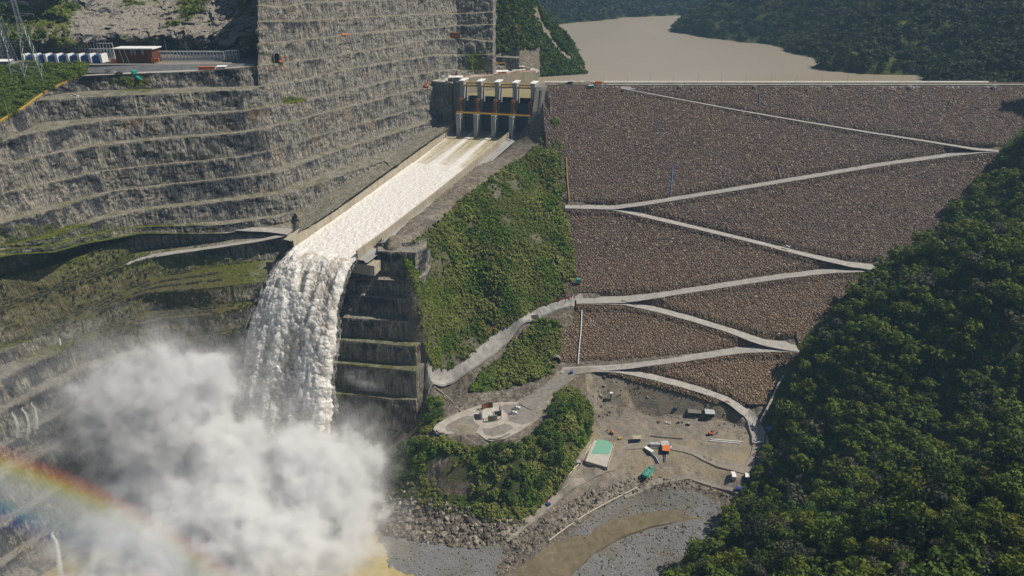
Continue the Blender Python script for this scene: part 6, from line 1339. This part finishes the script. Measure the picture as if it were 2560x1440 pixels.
t = thing('dark_bin', 'two small dark bins left of the round bin', 'bin', G(1696, 1058)); b = MB(); b.box((0, 0, .5), (1.6, 1.2, 1.1)); b.box((2.8, .2, .4), (1.3, 1.0, .8)); b.build('drum', M['dark'], t)
for u0, v0, u1, v1, lab in ((1777, 1099, 1858, 1106, 'upper of two long white pipes lying in the yard'), (1773, 1103, 1852, 1110, 'lower of two long white pipes lying in the yard')): pipe([G(u0, v0)+(0, 0, .5), G(u1, v1)+(0, 0, .5)], .38, lab, 'white')
pipe([G(1626, 1091)+(0, 0, .3), G(1660, 1095)+(0, 0, .3), G(1706, 1098)+(0, 0, .3)], .4, 'dark kerb like pipe across the flat yard', 'dark', supports=False)
t = thing('lying_trestle', 'white rectangular timber frame lying on the yard', 'trestle', G(1670, 1057), -.4); b = MB(); b.box((0, .9, .3), (3.6, .3, .4)); b.box((0, -.9, .3), (3.6, .3, .4)); b.box((1.7, 0, .3), (.3, 1.8, .4)); b.box((-1.7, 0, .3), (.3, 1.8, .4)); b.build('frame_bars', M['white'], t)
t = thing('scrap_pile', 'small rusty scrap pile on the yard', 'scrap', G(1648, 1056)); b = MB(); 
for k in range(14): b.box((rs.normal()*1.0, rs.normal()*.6, .3+.3*rs.rand()), (1.4, .25, .2), rz=rs.rand()*3)
b.build('scrap_bars', M['rust'], t)
# pale lines: pipes and kerbs by the river
pipe([G(1451, 1158)+(0, 0, .6), G(1425, 1185)+(0, 0, .6), G(1398, 1216)+(0, 0, .6)], .4, 'pale pipe running down the bank beside the grove', 'pipe'); pipe([G(1478, 1112)+(0, 0, .5), G(1462, 1138)+(0, 0, .5)], .3, 'short pale pipe left of the pond')
pipe([G(1372, 1354)+(0, 0, .8), G(1420, 1318)+(0, 0, .8), G(1465, 1288)+(0, 0, .8), G(1530, 1253)+(0, 0, .8), G(1592, 1221)+(0, 0, .8)], .42, 'long pale pipe curving along the river bank', 'pipe')
pipe([G(1408, 1222)+(0, 0, .4), G(1421, 1211)+(0, 0, .4)], .3, 'short pale plank on the river track', 'pipe', supports=False); pipe([G(1455, 1153)+(0, 0, .8), G(1510, 1163)+(0, 0, .8)], .28, 'thin brown pipe across the dried end of the pond', 'rust', supports=False)
t = thing('tarpaulin_stall', 'pink and navy tarpaulin stall beside the river track', 'stall', G(1371, 1261), .6); b = MB(); b.box((.8, .8, 1.9), (2.0, 1.8, .2)); b.build('pink_cover', M['pink'], t); b = MB(); b.box((-.6, -.6, .9), (2.6, 2.4, 1.8)); b.build('navy_cover', M['dkblue'], t)
for u, v, lab in ((1341, 1285, 'leaning timber post pair by the bright grass at the track'), (1362, 1305, 'upright timber post below the river track')): pole(G(u, v), 4.5, lab, 'timber_post', 'post', mat='wood', r=.22)
# ------------------------------------------------------------------ terrace with the ring of rusty walls
tc_ = G(1229, 1040); 
def patch(pts, z, mat, nm='path', th=.12, kind='structure'):
    P = [at_z(u, v, z)[:2] for u, v in pts]; ar = sum(P[i][0]*P[(i+1) % len(P)][1]-P[(i+1) % len(P)][0]*P[i][1] for i in range(len(P)))
    if ar < 0: P = P[::-1]
    b = MB(); b.prism([tuple(p) for p in P], z-1.2, z+th); return tag(b.build(nm, M[mat]), kind=kind)
zt_ = 46.9
patch([(1083, 1072), (1092, 1060), (1115, 1047), (1150, 1031), (1185, 1018), (1212, 1010), (1250, 1006), (1288, 1004), (1300, 1000), (1325, 985), (1345, 970), (1368, 985), (1374, 1010), (1364, 1034), (1330, 1056), (1300, 1078), (1262, 1096), (1228, 1103), (1212, 1098), (1196, 1084), (1180, 1076), (1120, 1086), (1092, 1084)], zt_, 'path', 'path')
def ell(cu, cv, a, b_, rot=0, n=26): return [(cu+a*math.cos(t)*math.cos(rot)-b_*math.sin(t)*math.sin(rot), cv+a*math.cos(t)*math.sin(rot)+b_*math.sin(t)*math.cos(rot)) for t in np.linspace(0, 2*math.pi, n, endpoint=False)]
patch([(1113, 1070), (1120, 1060), (1140, 1050), (1165, 1040), (1183, 1040), (1184, 1054), (1200, 1065), (1160, 1074), (1120, 1079)], zt_, 'plaza', 'plaza', .2)
patch([(1206, 1072), (1230, 1070), (1262, 1060), (1277, 1062), (1283, 1070), (1262, 1084), (1232, 1092), (1212, 1086)], zt_, 'plaza', 'plaza', .2)
patch([(1253, 1018), (1262, 1012), (1300, 1010), (1320, 1000), (1350, 985), (1367, 997), (1371, 1016), (1356, 1040), (1330, 1054), (1305, 1062), (1272, 1052), (1268, 1035)], zt_, 'plaza', 'plaza', .2)
t = thing('memorial_ring', 'ring terrace with low curved kerbs at the centre of the oval terrace', 'terrace', (tc_[0], tc_[1], zt_+.1)); b = MB(); b.tube([(0, 0, 0), (0, 0, .25)], 9.0, 40); b.build('ring_floor', M['paleconc'], t)
for a0, a1, rr_ in ((2.6, 4.0, 8.2), (5.0, 5.9, 8.0)):
    b = MB(); b.tube([(rr_*math.cos(a), rr_*math.sin(a), .5) for a in np.linspace(a0, a1, 12)], .35, 5); b.build('curved_kerb', M['rust'], t)
for k in range(4): b = MB(); b.box((1.4+k*1.35, 1.4-k*.3, .5), (.35, 4.2, .45), rz=.15); b.build('bench_row', M['wood'], t)
for k in range(2): b = MB(); b.box((-3.4+k*1.4, -4.2-k*.9, .5), (5.2, .4, .45), rz=.55); b.build('bench_row', M['wood'], t)
def cwall(cx, cy, r_, a0, a1, h, label, mat='rust', th=.9):
    t = thing('curved_wall', label, 'wall', (cx, cy, zt_), 0, 'curved rusty walls around the ring terrace'); V = []; n = 10
    for k in range(n+1):
        a = a0+(a1-a0)*k/n; c_, s_ = math.cos(a), math.sin(a)
        for rr_, z in ((r_, 0), (r_+th, 0), (r_+th, h), (r_, h)): V.append((rr_*c_, rr_*s_, z))
    mk('wall_panel', np.array(V), [(4*k+j, 4*(k+1)+j, 4*(k+1)+(j+1) % 4, 4*k+(j+1) % 4) for k in range(n) for j in range(4)]+[(0, 1, 2, 3), (4*n+3, 4*n+2, 4*n+1, 4*n)], M[mat], t)
    V = []
    for k in range(n+1):
        a = a0+(a1-a0)*k/n; c_, s_ = math.cos(a), math.sin(a); V += [((r_-.1)*c_, (r_-.1)*s_, h), ((r_+th+.1)*c_, (r_+th+.1)*s_, h), ((r_+th+.1)*c_, (r_+th+.1)*s_, h+.15), ((r_-.1)*c_, (r_-.1)*s_, h+.15)]
    mk('coping', np.array(V), [(4*k+j, 4*(k+1)+j, 4*(k+1)+(j+1) % 4, 4*k+(j+1) % 4) for k in range(n) for j in range(4)], M['dkconc'], t); return t
cx, cy = tc_[0], tc_[1]
cwall(cx-1, cy+1.5, 7.0, 1.35, 2.5, 5.2, 'rusty brown curved wall at the upper left of the ring terrace'); cwall(cx-2, cy+.5, 8.3, -.25, .45, 5.2, 'dark rusty curved wall at the right of the ring terrace'); cwall(cx+.5, cy-.5, 8.3, 2.95, 3.75, 5.0, 'grey backed curved wall at the left of the ring terrace', 'grey'); cwall(cx-.5, cy+1.5, 9.0, -1.75, -1.05, 5.0, 'pale ribbed curved wall at the bottom of the ring terrace', 'dkconc')
pickup(at_z(1292, 1022, zt_+.3), .12, 'white pickup parked on the terrace, upper of the two', group='pickups parked on the terrace'); pickup(at_z(1284, 1034, zt_+.3), .05, 'white pickup parked on the terrace, lower of the two', group='pickups parked on the terrace')
for pts, lab in (([(1091, 1076), (1098, 1082), (1112, 1083)], 'curved dark seat at the left tip of the terrace'), ([(1221, 1097), (1238, 1098), (1258, 1092), (1275, 1084)], 'long curved dark seat on the lower edge of the terrace')):
    p_ = [at_z(u, v, zt_+.6) for u, v in pts]; t = thing('curved_bench', lab, 'bench', p_[0]); b = MB(); b.tube([p-p_[0] for p in p_], .45, 5); b.build('seat', M['dkconc'], t)
pipe([G(1078, 962)+(0, 0, .6), G(1108, 985)+(0, 0, .6), G(1128, 1003)+(0, 0, .6), G(1152, 1030)+(0, 0, .6)], .5, 'pale concrete gutter dropping from the abutment road to the terrace', 'conc', supports=False, name='gutter', cat='gutter')
# red fence on the abutment road, shack
fp = [G(u, v)+(0, 0, .2) for u, v in ((1215, 840), (1245, 812), (1285, 788), (1330, 770), (1375, 757), (1410, 750), (1430, 744))]; t = thing('barrier_fence', 'faded red barrier netting along the inner edge of the abutment road', 'fence', fp[0]); V = []
for p in fp: V += [p-fp[0], p-fp[0]+np.array([0, 0, 1.3]), p-fp[0]+np.array([.1, .2, 1.3])]
mk('netting', np.array(V), [(3*i+j, 3*i+3+j, 3*i+4+j, 3*i+1+j) for i in range(len(fp)-1) for j in (0, 1)], M['red'], t); b = MB(); [b.tube([p-fp[0]-np.array([0, 0, .4]), p-fp[0]+np.array([0, 0, 1.6])], .1, 4) for p in fp]; b.build('fence_posts', M['wood'], t)
hut(G(1337, 799), .25, 'small shack with a dark roof on the outer side of the abutment road', 5.5, 3.5, 2.2, 'wood', 'dark')
# drain jets on the wet wall at the lower left
nv_ = NT('thin_white_water'); p_ = nv_.pos(); a_1 = nv_.noise(nv_.mapv(p_, (1, 1, .2)), 1.6, 4, .75); sx_ = nv_.val(a_1, .38, .66, .12, .8)
nv_.bsdf((.8, .8, .78), .8, None, .05, trans=.4); b_s = nv_.out.inputs[0].links[0].from_socket; t_r = nv_.n('BsdfTransparent'); m_x = nv_.n('MixShader'); nv_.L(sx_, m_x.inputs[0]); nv_.L(t_r.outputs[0], m_x.inputs[1]); nv_.L(b_s, m_x.inputs[2]); nv_.L(m_x.outputs[0], nv_.out.inputs[0]); mveil = nv_.m
def djet(pts, r, label, group=None):
    P = [at_z(u, v, z) for u, v, z in pts]; P = [p*np.array([1, 1, 1])+np.array([1.5, -2.6, 0]) for p in P]; t = thing('drain_jet', label, 'water jet', P[0], 0, group); V = []; b = MB(); b.tube([P[0]-P[0]+np.array([-1, 2.6, -.3])]+[p-P[0] for p in P], r*.35, 7, r*1.5); b.tube([P[0]-P[0]+np.array([-1, 2.6, -.3])]+[(p-P[0])*np.array([.8, .8, 1]) for p in P], r*.2, 6, r*.7); b.build('water_stream', mveil, t, smooth=True)
djet([(30, 1028, 85.5), (40, 1040, 84), (45, 1062, 78), (46, 1086, 71.5)], .75, 'left of three white drain jets spouting from the wet wall'); djet([(55, 1017, 86), (66, 1028, 84.5), (72, 1050, 79), (74, 1078, 72.5)], .7, 'middle of three white drain jets spouting from the wet wall'); djet([(78, 1004, 87), (88, 1014, 85.5), (92, 1036, 80), (93, 1066, 73.5)], .75, 'right of three white drain jets spouting from the wet wall')
djet([(142, 832, 112.5), (148, 838, 111), (151, 856, 107.5), (150, 875, 104)], .6, 'thin white drain jet high on the mossy wall'); djet([(130, 1328, 28), (142, 1350, 24), (148, 1390, 17), (152, 1430, 10)], 1.3, 'broad white drain jet near the bottom left corner'); djet([(8, 896, 103), (14, 908, 101), (17, 930, 97)], .6, 'drain jet at the left picture edge'); djet([(190, 812, 113), (192, 830, 109), (193, 848, 106)], .5, 'faint drain jet left of the spray cloud')
# ------------------------------------------------------------------ loose rocks
def rocks(P, S, label, mat, name='boulders'):
    base = bmesh.new(); bmesh.ops.create_icosphere(base, subdivisions=1, radius=1.0); bv = np.array([v.co for v in base.verts]); bf = np.array([[v.index for v in f.verts] for f in base.faces]); base.free(); n = len(P)
    jit = 1+.28*rs.normal(size=(n, len(bv), 1)); ang = rs.rand(n)*6.28; sc3 = (.6+.8*rs.rand(n, 1, 3))*S[:, None, None]; V = bv[None]*jit*sc3; c_, s_ = np.cos(ang)[:, None], np.sin(ang)[:, None]
    V = np.stack([V[..., 0]*c_-V[..., 1]*s_, V[..., 0]*s_+V[..., 1]*c_, V[..., 2]*.75], -1)+P[:, None]; F_ = (bf[None]+(np.arange(n)*len(bv))[:, None, None]).reshape(-1, 3)
    return tag(mk(name, V.reshape(-1, 3), F_, mat, attrs=dict(rnd=np.repeat(rs.rand(n), len(bv)))), label, 'boulders', kind='stuff')
import bmesh
n = NT('boulder_rock'); r_ = n.attr('rnd'); p_ = n.pos(); c_ = n.ramp(r_, [(0, (.07, .06, .05)), (.4, (.16, .135, .105)), (.75, (.26, .22, .17)), (1, (.42, .38, .31))]); c_ = n.mix(n.val(n.noise(p_, 1.5, 3, .6), .4, .7, 0, .5), c_, (.08, .07, .06)); mrock = n.bsdf(c_, .9)
def rockfill(poly, k, smin, smax, label, box=(-132, 200, 280, 480)):
    pp = scatter(k*14, box, lambda x, y: inpoly(*proj(np.stack([x, y, gz(x, y)], -1))[:2], poly))[:k]; pp = np.c_[pp, gz(pp[:, 0], pp[:, 1])+.15]; s_ = smin+(smax-smin)*rs.rand(len(pp))**2.5; rocks(pp, s_, label, mrock)
rockfill([(930, 1200), (1000, 1190), (1060, 1245), (1200, 1275), (1290, 1300), (1330, 1300), (1260, 1352), (1240, 1362), (1150, 1370), (1060, 1358), (990, 1342), (938, 1330)], 2600, .35, 2.0, 'brown boulder bank below the grove beside the river')
rockfill([(1260, 1355), (1360, 1290), (1480, 1225), (1600, 1190), (1720, 1195), (1830, 1235), (1825, 1250), (1720, 1215), (1600, 1225), (1480, 1275), (1370, 1350), (1290, 1425), (1240, 1440)], 2200, .3, 1.3, 'pale rubble rows along the river bank below the yard')
rockfill([(1790, 1055), (1830, 1050), (1868, 1075), (1866, 1105), (1845, 1098), (1820, 1078), (1790, 1070)], 420, .4, 1.2, 'grey rock pile beside the toe road bend')
rockfill([(1480, 930), (1545, 950), (1560, 985), (1545, 1040), (1500, 1050), (1475, 990)], 420, .3, 1.4, 'broken rock scattered down the slope left of the yard')
rockfill([(1750, 1135), (1790, 1150), (1822, 1180), (1810, 1190), (1770, 1170), (1738, 1150)], 260, .4, 1.2, 'dark rock rows inside the loop of the yard track')
rockfill([(1000, 1395), (1045, 1395), (1070, 1440), (1000, 1440)], 160, .3, .9, 'brown rubble patch on the grey gravel bar')
rockfill([(1100, 1100), (1130, 1105), (1120, 1125), (1090, 1120)], 60, .5, 1.6, 'dark rock heap below the left tip of the terrace')
rockfill([(1555, 1100), (1600, 1200), (1560, 1190), (1520, 1170), (1540, 1110)], 200, .25, .9, 'stones scattered between pond and yard track')
# stream across the gravel
sp_ = [(1850, 1300), (1800, 1288), (1740, 1284), (1690, 1290), (1620, 1302), (1540, 1325), (1460, 1362), (1400, 1400), (1350, 1450), (1310, 1500)]
strm = ribbon('water', np.array([G(u, v) for u, v in sp_]), [5, 8, 9, 11, 12, 14, 18, 24, 28, 30], M['river'], .42, drape=lambda x, y: gz(x, y)*.35+np.interp(y, [260, 360], [1.0, 3.6])*.65, sx=2.0)
strm['kind'] = 'structure'
sp_ = [(1590, 1240), (1500, 1275), (1430, 1320), (1385, 1352), (1340, 1400)]

rockfill([(1400, 1352), (1480, 1290), (1560, 1240), (1640, 1215), (1740, 1230), (1800, 1260), (1850, 1360), (1720, 1440), (1300, 1440)], 2600, .12, .75, 'loose stones strewn over the grey gravel bars', box=(0, 160, 270, 400))
rockfill([(1690, 1310), (1760, 1325), (1830, 1350), (1800, 1365), (1730, 1350), (1690, 1325)], 260, .3, 1.0, 'brown stony patch on the lower gravel bar', box=(60, 160, 270, 400))
rockfill([(940, 1350), (1240, 1365), (1240, 1440), (980, 1440)], 500, .12, .6, 'scattered stones on the pale gravel flat by the yellow water', box=(-100, 20, 270, 400))

rockfill([(1560, 1036), (1640, 1030), (1740, 1042), (1850, 1072), (1845, 1080), (1735, 1052), (1640, 1040), (1560, 1046)], 380, .25, .8, 'line of broken stone along the terrace step above the yard')
rockfill([(1540, 950), (1640, 968), (1740, 990), (1840, 1030), (1835, 1045), (1730, 1020), (1620, 995), (1545, 985)], 420, .2, 1.0, 'scattered stones on the slope below the toe road')
# ------------------------------------------------------------------ the air
b = MB(); b.box((700, 1900, 270), (4400, 3900, 560)); hz = b.build('haze', None)
n = NT('haze_air'); v = n.n('VolumePrincipled'); v.inputs['Color'].default_value = (.42, .70, 1.0, 1); v.inputs['Density'].default_value = .00010; n.L(v.outputs[0], n.out.inputs['Volume']); hz.data.materials.append(n.m); tag(hz, kind='stuff')
